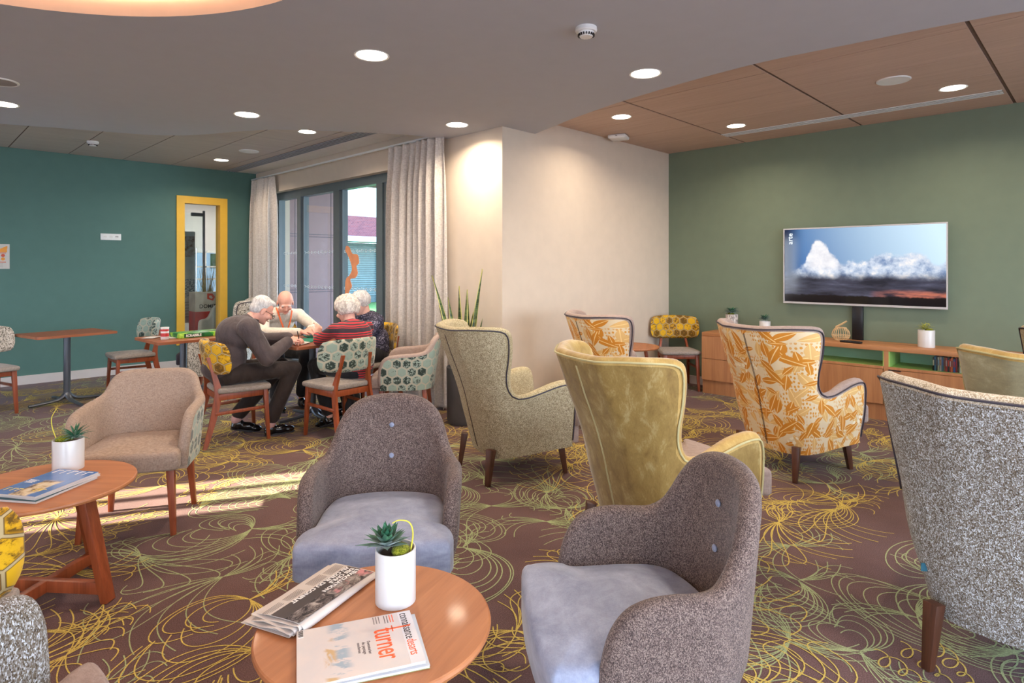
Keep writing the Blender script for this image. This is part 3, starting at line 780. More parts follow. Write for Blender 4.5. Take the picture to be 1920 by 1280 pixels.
# glazed bay at the back of the hall
t_ = thing('hall_window', 'pale blue lit window at the back of the hall', 'window', (4.3, 13.19, 0))
m = MB(); wbox(m, -.5, .5, -.02, 0, .9, 1.75); m.build('pane', emis('daylight_window_view', (.42, .60, .80, 1), .8), t_)
m = MB()
for x in (-.5, -.16, .16, .5): wbox(m, x-.015, x+.015, -.05, -.02, .9, 1.75)
for z in (.9, 1.2, 1.45, 1.75): wbox(m, -.5, .5, -.05, -.02, z-.015, z+.015)
m.build('frame', M['plastic'], t_)
t_ = thing('glass_door', 'glass hall door with long steel pull handle seen through the yellow frame', 'door', (3.3, 11.02, 0))
m = MB(); wbox(m, 0, .40, 0, .01, .02, 2.35); m.build('door_leaf', M['glass'], t_)
m = MB(); wbox(m, .40, .425, -.02, .03, 0, 2.4); m.build('edge_post', M['steel'], t_)
m = MB(); m.tube([(.27, -.06, .70), (.27, -.06, 1.76)], .012, 10); m.tube([(.27, -.06, .78), (.27, 0, .78)], .008, 8); m.tube([(.27, -.06, 1.68), (.27, 0, 1.68)], .008, 8); m.build('pull_handle', M['chrome'], t_)
m = MB(); m.box((.30, -.03, 2.33), (.2, .05, .06), bev=.01); m.build('door_closer', M['steel'], t_)
t_ = thing('info_panel', 'tall pale notice panel with a small portrait picture behind the glass door', 'notice panel', (3.13, 11.2, 0))
m = MB(); wbox(m, 0, .50, 0, .02, .5, 2.05); m.build('board', plain('panel_grey_paper', S(196, 192, 194), .7), t_)
m = MB(); wbox(m, .30, .49, -.004, 0, 1.62, 1.97)
pt = NT('faded_picture_print'); pt.done(pt.ramp(pt.noise(pt.co(), 14, 3, .6), [(.35, S(120, 70, 58)), (.5, S(170, 150, 146)), (.65, S(190, 184, 184))]), .7); m.build('picture', pt.m, t_)
m = MB(); wbox(m, .32, .49, -.004, 0, .93, 1.24)
pt = NT('blurred_notice_print'); pt.done(pt.ramp(pt.noise(pt.map(pt.co(), (30, 1, 60)), 1, 2, .6), [(.42, S(90, 96, 116)), (.58, S(206, 206, 212))]), .7); m.build('notice_print', pt.m, t_)
for k in range(6):
    m = MB(); m.box((.405, -.006, .60+.05*k), (.14, .003, .006)); m.build('text_line', M['ink'], t_)
t_ = thing('wall_picture', 'small dark green framed picture on the hall wall by the right frame edge', 'picture', (4.62, 13.19, 1.36))
m = MB(); wbox(m, -.12, .3, -.02, 0, 0, .42); m.build('frame', M['plastic'], t_)
m = MB(); wbox(m, -.06, .24, -.024, -.02, .06, .36); m.build('print', plain('dark_green_print', S(60, 92, 70), .6, vary=.15), t_)
t_ = thing('side_table', 'small yellow topped table in the hall behind the glass door', 'table', (3.85, 12.1, 0))
m = MB(); m.lathe([(.2, .70), (.21, .71), (.21, .73), (.001, .735)], 28); m.build('tabletop', M['yellow'], t_)
m = MB(); m.tube([(0, 0, 0), (0, 0, .70)], .02, 10); m.build('leg', M['steel'], t_)
t_ = thing('planter_box', 'beige and red planter box with an angular red logo, seen through the yellow frame', 'planter', (3.62, 10.42, 0))
m = MB(); wbox(m, -.24, .24, 0, .3, .73, 1.04); m.build('upper_box', plain('beige_panel', S(206, 196, 184), .6), t_)
m = MB(); wbox(m, -.24, .24, 0, .3, 0, .73); m.build('lower_box', plain('red_panel', S(190, 50, 36), .6), t_)
text('lettering', 'DOMITYS', .085, M['ink'], t_, (-.18, -.002, .785), (PI/2, 0, 0), sx=.95, bold=.001)
# folded-ribbon logo: an angular band bent round a white centre
lg = MB(); lgm = plain('logo_red', S(206, 70, 40), .6)
lp = [((-.06, .09), (-.03, .05), (-.03, .02), (-.06, -.0)), ((-.06, .09), (.02, .085), (.0, .055), (-.03, .05)), ((.02, .085), (.06, .03), (.025, .02), (.0, .055)), ((.06, .03), (.03, -.03), (.005, -.0), (.025, .02)), ((.03, -.03), (-.06, -.0), (-.03, .02), (.005, -.0))]
for q in lp:
    vs = [lg.bm.verts.new((a, -.003, .93+b)) for a, b in q]; lg.bm.faces.new(vs)
lo = lg.build('logo', lgm, t_, smooth=None); s_ = lo.modifiers.new('t', 'SOLIDIFY'); s_.thickness = .003; eval_mods(lo)
m = MB(); m.box((-.06, -.003, .45), (.10, .004, .05)); m.build('small_print', M['whiteink'], t_)
m = MB()
r_ = random.Random(4)
for k in range(46):
    a = r_.random()*2*PI; q = .03+.06*r_.random(); h = .28+.16*r_.random(); lean = .12*r_.random()
    m.bar((q*math.cos(a)-.02, .15+q*math.sin(a), 1.0), (-.02+(q+lean)*math.cos(a), .15+(q+lean)*math.sin(a), 1.02+h), .008, .003, .002, .001)
m.build('grass_blades', plain('dry_grass', S(150, 138, 84), .7, vary=.08), t_)

# ---- sockets and notice on the teal wall
t_ = thing('wall_socket_plate', 'white triple wall socket plate on the teal wall', 'wall socket', (2.043, YL, 1.85))
m = MB(); m.box((0, -.005, 0), (.235, .010, .085), bev=.003); m.build('plate', M['plastic'], t_)
for k, x in enumerate((-.068, 0, .068)):
    m = MB(); m.tube([(x, -.0085, 0), (x, -.0115, 0)], .024, 20); s = m.build('socket_face', M['white'], t_)
    m = MB()
    for dx in (-.009, .009): m.tube([(x+dx, -.0115, .0 if k < 2 else .004), (x+dx, -.013, .0 if k < 2 else .004)], .0035 if k < 2 else .007, 8)
    m.build('pin_hole', M['black'], s)
t_ = thing('notice_sheet', 'white and orange notice taped to the teal wall at the left photo edge', 'notice', (.885, YL, 1.575))
m = MB(); m.box((0, -.0015, 0), (.215, .003, .30)); m.build('paper', M['paper'], t_)
orn = plain('poster_orange', S(226, 150, 62), .7); ror = plain('poster_red', S(206, 90, 66), .7)
m = MB(); m.box((-.01, -.0035, .072), (.185, .002, .045)); m.build('orange_band', orn, t_)
m = MB(); vs = [m.bm.verts.new((x, y, z)) for y in (-.0035, -.0045) for x, z in ((.02, .094), (.086, .094), (.086, .13))]; m.bm.faces.new(vs[:3]); m.bm.faces.new(vs[3:][::-1]); [m.bm.faces.new((vs[a], vs[b], vs[b+3], vs[a+3])) for a, b in ((0, 1), (1, 2), (2, 0))]; m.build('orange_corner', orn, t_)
for z in (.042, -.068):
    m = MB(); m.box((-.01, -.0035, z), (.165, .002, .008)); m.build('red_line', ror, t_)
for i, x in enumerate((-.07, -.015, .045)):
    for z in (.012, -.030):
        m = MB(); m.tube([(x, -.003, z), (x, -.0045, z)], .019, 20); m.build('round_symbol', orn if z < 0 else ror, t_)
for z in (-.09, -.105, -.125):
    m = MB(); m.box((-.02, -.0035, z), (.13, .001, .004)); m.build('text_line', plain('grey_ink', S(140, 140, 150), .8) if z == -.09 else bpy.data.materials['grey_ink'], t_)
# ------------------------------------------------------------------ upholstered shells (wing chairs and tub chairs)
def plan_path(w, depth, rc, taper=0.0, p=2.6):
    """U-shaped plan: returns f(s)->(x, y, nx, ny) in chair space (front is +Y) and the half length"""
    pts = []
    n = 60
    for i in range(n+1):
        a = PI*i/n             # from left arm, round the back, to the right
        c, s = math.cos(a), math.sin(a)
        x = -w*math.copysign(abs(c)**(2/p), c); y = -rc*(abs(s)**(2/p))
        pts.append((x, y))
    L = []
    m = 24
    for i in range(m):
        f = 1-i/m; L.append((-w*(1-taper*f), depth*f))
    R = [(-x, y) for x, y in reversed(L)]
    P_ = np.array(L+pts+R); d = np.diff(P_, axis=0); s = np.r_[0, np.cumsum(np.hypot(d[:, 0], d[:, 1]))]; s -= s[-1]/2
    # resample evenly and smooth normals
    S_ = np.linspace(s[0], s[-1], 301); X = np.interp(S_, s, P_[:, 0]); Y = np.interp(S_, s, P_[:, 1])
    k = np.ones(9)/9
    tx = np.gradient(X); ty = np.gradient(Y)
    tx = np.convolve(np.pad(tx, 4, 'edge'), k, 'valid'); ty = np.convolve(np.pad(ty, 4, 'edge'), k, 'valid')
    l = np.hypot(tx, ty); NX, NY = ty/l, -tx/l
    # outward normal must point away from the centre
    if NY[150] > 0: NX, NY = -NX, -NY
    half = S_[-1]
    def f(q):
        e = q-max(-half, min(half, q))
        x = np.interp(q, S_, X); y = np.interp(q, S_, Y)+abs(e)
        return x, y, np.interp(q, S_, NX), np.interp(q, S_, NY)
    return f, half
def shell(parent, path, half, outline, z0, thick, flare, mats, nper=9, rows=12, fan=.45, name='shell', puff=.008, rim=7, pipe=None, z0f=None, lean=None):
    """outline: control points (u, z) with u in 0..1 from the middle of the back to the arm front, mirrored"""
    R_ = [(u*half, z) for u, z in outline]; full = [(-s, z) for s, z in reversed(R_[1:])]+R_
    c = np.array(smoothpts(full, nper)); 
    d = np.diff(c, axis=0); ln = np.r_[0, np.cumsum(np.hypot(d[:, 0], d[:, 1]))]
    N = int(ln[-1]/.014); q = np.linspace(0, ln[-1], N)
    st = np.interp(q, ln, c[:, 0]); zt = np.interp(q, ln, c[:, 1])
    T = q/ln[-1]*2-1
    zb0 = (lambda s: z0) if z0f is None else z0f
    sb = (1-fan)*st+fan*half*T*.97
    tx, tz = np.gradient(st), np.gradient(zt); l = np.hypot(tx, tz)+1e-9; ns, nz = -tz/l, tx/l     # points up/out of the outline
    def mp(s, z, off):
        x, y, nx, ny = path(s); o = off+flare(s/half, z)
        return (x+nx*o, y+ny*o-(lean(s/half, z) if lean else 0), z)
    V, UV, F, MI = [], [], [], []
    tk = thick if callable(thick) else (lambda s, z: thick)
    for i in range(N):
        zb = zb0(sb[i]); b_ = tk(st[i]/half, zt[i])/2
        ztt = zt[i]-b_*nz[i]; stt = st[i]-b_*ns[i]
        ztt = max(ztt, zb+.004)
        col = []
        for k in range(rows+1):
            v = k/rows; s = sb[i]+(stt-sb[i])*v; z = zb+(ztt-zb)*v; col.append((s, z, 0))
        for k in range(1, rim):
            a = PI*k/rim; col.append((stt+ns[i]*b_*math.sin(a), ztt+nz[i]*b_*math.sin(a), -b_+b_*math.cos(a)))
        for k in range(rows+1):
            v = 1-k/rows; s = sb[i]+(stt-sb[i])*v; z = zb+(ztt-zb)*v
            col.append((s, z, -2*b_-puff*math.sin(PI*min(1, v*1.02))))
        for s, z, o in col: V.append(mp(s, z, o)); UV.append((s, z))
    C = 2*(rows+1)+rim-1
    for i in range(N-1):
        for k in range(C-1):
            a, b = i*C+k, (i+1)*C+k
            F.append((a, b, b+1, a+1)); MI.append(0 if k < rows+rim//2 - rim//2 else 1)
        F.append((i*C+C-1, (i+1)*C+C-1, (i+1)*C, i*C)); MI.append(1)
    F.append(tuple(range(C))); MI.append(1); F.append(tuple(reversed([(N-1)*C+k for k in range(C)]))); MI.append(1)
    bm = bmesh.new()
    o = mesh_obj(name, V, F, mats, parent, smooth=60, midx=MI, uvs=UV)
    bm.from_mesh(o.data); bmesh.ops.recalc_face_normals(bm, faces=bm.faces[:]); bm.to_mesh(o.data); bm.free()
    if pipe:
        m = MB(); pts = []
        for i in range(2, N-2):
            b_ = tk(st[i]/half, zt[i])/2; zb = zb0(sb[i]); ztt = max(zt[i]-b_*nz[i], zb+.004); stt = st[i]-b_*ns[i]
            a = PI*.12; pts.append(mp(stt+ns[i]*b_*math.sin(a)*1.1, ztt+nz[i]*b_*math.sin(a)*1.1, .0025))
        m.tube(pts[::2], .0048, 6); m.build('piping', pipe, parent)
    return mp
def sm(a, b, x):
    t = min(1, max(0, (x-a)/(b-a))); return t*t*(3-2*t)
def rounded_cushion(name, poly, z0, z1, mat, parent, crown=.02, edge=.025):
    """cushion from a plan outline: rounded edge, slightly crowned top"""
    P_ = np.array(poly); c = P_.mean(axis=0); n = len(P_)
    rings = [(1-.03, z0), (1, z0+.012)]
    for k in range(0, 6):
        a = PI/2*k/5; rings.append((1-(edge/.28)*(1-math.cos(a)), z1-edge+edge*math.sin(a)))
    base = rings[-1][0]
    for k in range(1, 7):
        f = k/6; rings.append((base*(1-f)+.001, z1+crown*(1-(1-f)**2)))
    V = []; F = []
    for r, z in rings:
        for p in P_: V.append((c[0]+(p[0]-c[0])*r, c[1]+(p[1]-c[1])*r, z))
    for k in range(len(rings)-1):
        for i in range(n): F.append((k*n+i, k*n+(i+1) % n, (k+1)*n+(i+1) % n, (k+1)*n+i))
    F.append(tuple(reversed(range(n)))); F.append(tuple((len(rings)-1)*n+i for i in range(n)))
    return mesh_obj(name, V, F, mat, parent, smooth=70)

def wing_chair(label, loc, heading, outer, inner, seatm, pipe, legm, group='high-backed wing armchairs', seam=True, tagm=None):
    t = thing('wing_armchair', label, 'armchair', (loc[0], loc[1], 0), rad(heading-90), group)
    path, half = plan_path(.33, .345, .30, taper=-.02, p=2.7)
    def flare(u, z):
        au = abs(u); back = 1-sm(.30, .46, au)
        hi = max(0, (z-.30)/.78)
        side = hi*(.020*sm(.1, .24, au)+.085*sm(.22, .38, au))
        low = -.058*max(0, 1-(z-.17)/.30)**1.6 if z < .47 else 0
        return back*(.015+.05*hi) + side*(1-.5*sm(.5, .8, au)) + low*(1-.35*sm(.7, 1, au)) - .012*math.sin(PI*min(1, max(0, (z-.35)/.5)))*back
    #          back centre ........ wing corner .... wing front edge ..... arm ............. arm front
    outline = [(0, 1.05), (.12, 1.051), (.22, 1.057), (.30, 1.063), (.37, 1.060), (.415, 1.035), (.434, .985), (.436, .90), (.430, .82), (.420, .74), (.424, .66), (.455, .608), (.52, .604), (.64, .628), (.78, .658), (.88, .670), (.95, .657), (.985, .60), (.995, .50), (1.0, .36), (1.0, .24), (.985, .205)]
    z0f = lambda s: .150+.055*abs(s/half)**2+.012*math.cos(s*2)
    path0 = path
    mp = shell(t, path, half, outline, .19, lambda u, z: .072+.02*sm(.5, .75, abs(u)), flare, [outer, inner], pipe=pipe, z0f=z0f, lean=lambda u, z: .17*max(0, (z-.36)/.70)**1.25*(1-.9*sm(.16, .42, abs(u)))*(1-sm(.42, .60, abs(u))))
    if seam:
        m = MB()
        pts = [mp(.0, z, .0012) for z in np.linspace(.20, .99, 30)]
        for dx in (-.004, .004): m.tube([(p[0]+dx, p[1], p[2]) for p in pts], .0016, 5)
        m.build('back_seam', pipe if pipe is not M['pipedark'] else M['pipebrown'], t)
    # seat: cushion and front rail
    poly = [(x, y) for x, y in smoothpts([(-.235, -.15), (-.12, -.2), (.12, -.2), (.235, -.15), (.24, .1), (.243, .34), (.288, .400), (.275, .44), (0, .45), (-.275, .44), (-.288, .400), (-.243, .34), (-.24, .1)], 5, True)]
    rounded_cushion('seat_cushion', poly, .33, .465, seatm, t, .02, .03)
    m = MB(); m.box((0, .14, .265), (.50, .55, .13), bev=.015); m.build('seat_base', seatm, t, smooth=40)
    for sx, y0, y1 in ((-1, .265, .30), (1, .265, .30), (-1, -.268, -.30), (1, -.268, -.30)):
        m = MB(); m.bar((sx*.232, y0, .235), (sx*.247, y1, 0), .052, .05, .032, .03, bev=.003); m.build('leg', legm, t)
    if tagm:
        p = mp(-.30*half*2*.52, .34, .0); m = MB(); m.box((p[0]-.008, p[1], p[2]), (.022, .003, .03), rz=.6); m.build('fabric_tag', tagm, t)
    return t

def tub_chair(label, loc, heading, outer, inner, seatm, legm, group, kind='round', buttons=None, k_=1.0):
    t = thing('tub_chair', label, 'tub chair', (loc[0], loc[1], 0), rad(heading-90), group)
    if kind == 'round':
        path, half = plan_path(.305, .225, .27, taper=-.01, p=2.25)
        def flare(u, z):
            au = abs(u); hi = max(0, (z-.32)/.54)
            back = 1-sm(.3, .6, au)
            return back*.045*hi + .03*hi*sm(.4, .6, au)*(1-sm(.8, 1, au)) - .05*max(0, 1-(z-.24)/.16)**1.5*(1 if z < .40 else 0)
        outline = [(0, .868), (.10, .864), (.2, .848), (.285, .81), (.345, .755), (.39, .70), (.44, .655), (.51, .628), (.60, .624), (.70, .626), (.80, .618), (.88, .59), (.94, .53), (.97, .45), (.985, .37), (.98, .30)]
        mp = shell(t, path, half, outline, .27, .062, flare, [outer, inner], z0f=lambda s: .265, fan=.5, puff=.004)
        poly = smoothpts([(-.22, -.14), (-.12, -.19), (0, -.205), (.12, -.19), (.22, -.14), (.25, -.02), (.252, .16), (.280, .205), (.292, .25), (.285, .305), (.25, .335), (0, .352), (-.25, .335), (-.285, .305), (-.292, .25), (-.280, .205), (-.252, .16), (-.25, -.02)], 5, True)
        rounded_cushion('seat', poly, .315, .455, seatm, t, .028, .035)
        if buttons:
            for z in (.60, .735):
                p = mp(0, z, -.066-.004); m = MB(); m.ell((p[0], p[1]+.002, p[2]), (.0115, .007, .0115), u=16, v=10); m.build('button', buttons, t)
        for sx, sy in ((-1, 1), (1, 1), (-1, -1), (1, -1)):
            m = MB(); m.bar((sx*.19, .02+sy*.17, .32), (sx*.235, .02+sy*.235, 0), .045, .045, .026, .026, bev=.004); m.build('leg', legm, t)
        m = MB(); m.box((0, .03, .30), (.42, .40, .05), bev=.01); m.build('seat_frame', legm, t)
    else:
        path, half = plan_path(.285, .255, .235, taper=.0, p=3.0)
        def flare(u, z):
            au = abs(u); hi = max(0, (z-.36)/.46); back = 1-sm(.3, .55, au)
            return back*.07*hi + .045*hi*sm(.35, .55, au)
        outline = [(0, .825), (.12, .826), (.22, .822), (.285, .80), (.32, .77), (.345, .738), (.38, .705), (.44, .688), (.53, .680), (.64, .674), (.76, .668), (.86, .655), (.93, .62), (.97, .56), (.985, .49), (.985, .42), (.97, .375)]
        mp = shell(t, path, half, outline, .35, .058, flare, [outer, inner], z0f=lambda s: .35, fan=.5, puff=.004)
        poly = smoothpts([(-.21, -.15), (0, -.18), (.21, -.15), (.235, 0), (.25, .20), (.262, .275), (.235, .315), (0, .325), (-.235, .315), (-.262, .275), (-.25, .20), (-.235, 0)], 5, True)
        rounded_cushion('seat', poly, .365, .47, seatm, t, .015, .03)
        for sx, sy in ((-1, 1), (1, 1), (-1, -1), (1, -1)):
            m = MB(); m.bar((sx*.20, .03+sy*.185, .385), (sx*.225, .03+sy*.225, 0), .042, .042, .026, .026, bev=.004); m.build('leg', legm, t)
    return t

# ------------------------------------------------------------------ dining chair
def curved_pad(name, w, z0, z1, y0, bend, th, mat, parent, lean=.12, rz=.09):
    """padded backrest: rounded rectangle bent round the sitter"""
    W, Hh = w/2, (z1-z0)/2; nu, nv = 28, 14; V, UV, F = [], [], []
    def sq(u, v):   # superellipse mapping of the square to a rounded pad
        e = 1-.10*abs(v)**4*abs(u)**2; f = 1-.16*abs(u)**4
        return u*W*(1-.10*abs(v)**3), v*Hh*f
    for side in (1, -1):
        for j in range(nv+1):
            for i in range(nu+1):
                u, v = i/nu*2-1, j/nv*2-1
                x, z = sq(u, v); edge = max(0.0, 1-max(abs(u), abs(v))**6)**.5
                y = y0 + bend*(x/W)**2 - lean*z + side*th/2*(.15+.85*edge)
                V.append((x, y, (z0+z1)/2+z)); UV.append((x, z))
    n = (nu+1)*(nv+1)
    for s in (0, 1):
        for j in range(nv):
            for i in range(nu):
                a = s*n+j*(nu+1)+i; q = (a, a+1, a+nu+2, a+nu+1); F.append(q if s == 1 else q[::-1])
    def ring(s): return [s*n+i for i in range(nu+1)]+[s*n+j*(nu+1)+nu for j in range(1, nv+1)]+[s*n+nv*(nu+1)+i for i in range(nu-1, -1, -1)]+[s*n+j*(nu+1) for j in range(nv-1, 0, -1)]
    A, B = ring(0), ring(1)
    for i in range(len(A)): F.append((A[i], A[(i+1) % len(A)], B[(i+1) % len(A)], B[i]))
    o = mesh_obj(name, V, F, mat, parent, smooth=75, uvs=UV)
    bm = bmesh.new(); bm.from_mesh(o.data); bmesh.ops.recalc_face_normals(bm, faces=bm.faces[:]); bm.to_mesh(o.data); bm.free()
    return o
def dining_chair(label, loc, heading, backm, group):
    t = thing('dining_chair', label, 'chair', (loc[0], loc[1], 0), rad(heading-90), group)
    curved_pad('backrest', .585, .572, .852, -.255, .125, .045, backm, t, .14)
    poly = smoothpts([(-.18, -.2), (0, -.205), (.18, -.2), (.205, -.16), (.222, .0), (.228, .17), (.2, .215), (0, .228), (-.2, .215), (-.228, .17), (-.222, 0), (-.205, -.16)], 4, True)
    rounded_cushion('seat', poly, .425, .468, M['greyfab'], t, .018, .02)
    wd = M['woodred']
    for sx in (-1, 1):
        m = MB(); m.bar((sx*.185, .17, .425), (sx*.20, .195, 0), .042, .036, .027, .025, bev=.003); m.build('leg', wd, t)
        m = MB()
        ps = [(sx*.205, -.30, 0), (sx*.185, -.235, .22), (sx*.172, -.195, .42), (sx*.15, -.215, .56), (sx*.135, -.262, .72)]
        ps = smoothpts(ps, 4)
        V = []; n_ = len(ps)
        for i, p in enumerate(ps):
            f = i/(n_-1); wy = .028+.026*math.sin(PI*min(1, f*1.15)); wx = .024
            V += [(p[0]-wx/2, p[1]-wy/2, p[2]), (p[0]+wx/2, p[1]-wy/2, p[2]), (p[0]+wx/2, p[1]+wy/2, p[2]), (p[0]-wx/2, p[1]+wy/2, p[2])]
        vs = [m.bm.verts.new(v) for v in V]
        for i in range(n_-1):
            for k in range(4): m.bm.faces.new((vs[4*i+k], vs[4*i+(k+1) % 4], vs[4*i+4+(k+1) % 4], vs[4*i+4+k]))
        m.bm.faces.new(vs[:4][::-1]); m.bm.faces.new(vs[-4:]); m.build('leg', wd, t, smooth=50)
        m = MB(); m.bar((sx*.178, -.19, .395), (sx*.184, .17, .40), .022, .052, bev=.003); m.build('side_rail', wd, t)
        m = MB(); m.bar((sx*.188, -.22, .265), (sx*.193, .18, .275), .018, .026, bev=.003); m.build('stretcher', wd, t)
    m = MB(); m.bar((-.178, .172, .40), (.178, .172, .40), .022, .05, bev=.003); m.build('seat_rail', wd, t); m = MB(); m.bar((-.17, -.19, .395), (.17, -.19, .395), .022, .05, bev=.003); m.build('seat_rail', wd, t)
    return t

# ------------------------------------------------------------------ tables
def coffee_table(label, loc, heading, R, H, topm, legm, group):
    t = thing('coffee_table', label, 'coffee table', (loc[0], loc[1], 0), rad(heading), group)
    m = MB(); m.lathe([(.001, H-.024), (R-.02, H-.024), (R-.004, H-.019), (R, H-.010), (R-.002, H-.003), (R-.006, H), (.001, H)], 72, cap=False); m.build('tabletop', topm, t, smooth=30)
    for k in range(4):
        a = k*PI/2; c, s = math.cos(a), math.sin(a); r0, r1 = R*.52, R*.84
        m = MB(); m.bar((c*r0, s*r0, H-.024), (c*r1, s*r1, 0), .062, .036, .052, .032, up=(c, s, 0), bev=.002); m.build('leg', legm, t)
    m = MB(); r = R*.78
    m.bar((-r, 0, .06), (r, 0, .06), .034, .05, bev=.002); m.build('cross_stretcher', legm, t)
    m = MB(); m.bar((0, -r, .06), (0, r, .06), .034, .0499, bev=.002); m.build('cross_stretcher', legm, t)
    return t
def cafe_table(label, loc, heading, sx, sy, topm, group):
    t = thing('cafe_table', label, 'table', (loc[0], loc[1], 0), rad(heading), group)
    m = MB(); m.prism([tuple(p) for p in rrect(sx, sy, .03)], .725, .75); o = m.build('tabletop', topm, t, smooth=30)
    m = MB(); m.tube([(0, 0, .06), (0, 0, .71)], .032, 20, flat=1.0); m.build('column', M['steel'], t)
    m = MB(); m.box((0, 0, .717), (.30, .30, .014)); m.build('mounting_plate', M['steel'], t)
    for k in range(4):
        a = k*PI/2+PI/4*0; c, s = math.cos(a), math.sin(a)
        m = MB(); pts = smoothpts([(c*.0, s*.0, .115), (c*.05, s*.05, .065), (c*.12, s*.12, .038), (c*.34, s*.34, .022)], 5); m.tube(pts, [.034-.016*i/(len(pts)-1) for i in range(len(pts))], 10, flat=.75); m.build('foot', M['steel'], t)
    return t
def rrect(sx, sy, r, n=5):
    out = []
    for cx, cy, a0 in ((sx/2-r, sy/2-r, 0), (-sx/2+r, sy/2-r, PI/2), (-sx/2+r, -sy/2+r, PI), (sx/2-r, -sy/2+r, 1.5*PI)):
        for k in range(n+1): a = a0+PI/2*k/n; out.append((cx+r*math.cos(a), cy+r*math.sin(a)))
    return out

gW = 'high-backed wing armchairs turned towards the television'
wing_chair('olive-brown tweed wing armchair with dark piping beside the beige pier', (3.115, 3.07), -19, M['tweedtaupe'], M['tweedtaupein'], M['taupe'], M['pipedark'], M['wooddark'], gW)
wing_chair('olive gold velvet wing armchair in front of the beige wall, seen from behind', (2.71, 1.61), -19, M['velvetgold'], M['velvetgoldin'], M['taupe'], M['pipegold'], M['wooddark'], gW)
wing_chair('large wing armchair with orange leaf print before the television', (4.60, 1.66), -17, M['leaf'], M['taupe'], M['taupe'], M['pipedark'], M['wooddark'], gW)
wing_chair('black and white speckled wing armchair with navy piping, nearest on the right', (2.92, .235), 2, M['tweedgrey'], M['tweedgreyin'], M['taupe'], M['pipedark'], M['wooddark'], gW, seam=False, tagm=plain('teal_label', S(30, 92, 112), .6))
wing_chair('greyish gold velvet wing armchair on the right photo edge, before the bookcase niche', (4.11, .16), 0, M['velvetgrey'], M['velvetgoldin'], M['taupe'], M['pipegold'], M['wooddark'], gW, seam=False)
wing_chair('tweed wing armchair of which only a sliver shows, far right edge', (5.62, .04), 0, M['tweedtaupe'], M['tweedtaupein'], M['taupe'], M['pipedark'], M['wooddark'], gW, seam=False)
wing_chair('wing armchair with orange leaf print and grey inside by the beige wall', (4.53, 3.05), -21, M['leaf'], M['taupe'], M['taupe'], M['pipedark'], M['wooddark'], gW)
wing_chair('woven black and cream armchair in the corner behind the men', (2.78, 7.62), 150, M['herring'], M['herring'], M['pipedark'], M['pipedark'], M['woodred'], 'armchair in the far corner', seam=False)
gB = 'dark tweed tub chairs with blue velvet seats'
tub_chair('dark tweed tub chair with blue seat facing the viewer', (1.43, 2.15), -131.5, M['tweeddark'], M['tweeddark'], M['velvetblue'], M['woodlight'], gB, buttons=M['velvetblue'])
tub_chair('dark tweed tub chair with pale blue seat at lower right, turned left', (1.57, .995), 141, M['tweeddark'], M['tweeddark'], M['velvetblue'], M['woodlight'], gB, buttons=M['velvetblue'])
wing_chair('speckled armchair with taupe seat cut by the lower left corner', (-.085, 1.555), -2, M['tweedgrey'], M['tweedgrey'], M['taupe'], M['pipedark'], M['woodred'], 'armchair in the lower left corner', seam=False)
gA = 'armchairs with aqua hexagon backs'
tub_chair('greige linen armchair with aqua patterned outside behind the left coffee table', (1.0, 3.95), -120.7, M['hexaqua'], M['linen'], M['linen'], M['woodred'], gA, kind='square')
tub_chair('armchair with aqua hexagon outside, empty, between the woman and the curtain', (3.38, 4.68), 138, M['hexaqua'], M['taupe'], M['taupe'], M['woodred'], gA, kind='square')
gD = 'dining chairs with hexagon pattern backs'
dining_chair('yellow-backed dining chair on which the man in the dark shirt sits', (2.05, 5.29), -6, M['hexyel'], gD)
dining_chair('aqua-backed dining chair on which the woman in the striped jumper sits', (2.71, 4.78), 95, M['hexaqua'], gD)
dining_chair('yellow-backed dining chair on which the woman in the dark blouse sits', (3.47, 5.50), 178, M['hexyel'], gD)
dining_chair('dining chair on which the man in the cream jumper sits', (2.88, 6.36), -90, M['hexyel'], gD)
dining_chair('aqua-backed dining chair between the two square tables by the teal wall', (1.92, 8.03), 180, M['hexaqua'], gD)
dining_chair('yellow-backed dining chair standing in the corner by the green wall', (6.58, 3.70), -137, M['hexyel'], gD)
dining_chair('yellow-backed dining chair cut by the left edge, beside the coffee table', (.0, 2.27), 74, M['hexyel'], gD)
dining_chair('dining chair at the far left edge by the teal wall', (.62, 7.87), -78, M['herring'], gD)
gC = 'round cherry wood coffee tables'
coffee_table('round wooden coffee table in the foreground carrying a newspaper and magazines', (.912, 1.412), 20, .31, .50, M['woodtop'], M['woodred'], gC)
coffee_table('round wooden coffee table at the left with crossed base and blue magazines', (.47, 3.32), -50, .34, .50, M['woodtop'], M['woodred'], gC)
coffee_table('small round wooden table by the beige wall behind the armchairs', (5.57, 3.70), 30, .31, .60, M['woodtop'], M['woodred'], gC)
gT2 = 'small square pedestal tables'
cafe_table('empty pedestal table standing before the teal wall', (1.30, 7.94), 12, .74, .60, M['woodtop2'], gT2)
cafe_table('pedestal table carrying the green board game box', (2.03, 6.6), 3, .68, .66, M['woodtop2'], gT2)
cafe_table('pedestal table around which the four people sit', (2.82, 5.46), 4, .80, .80, M['woodtop2'], gT2)
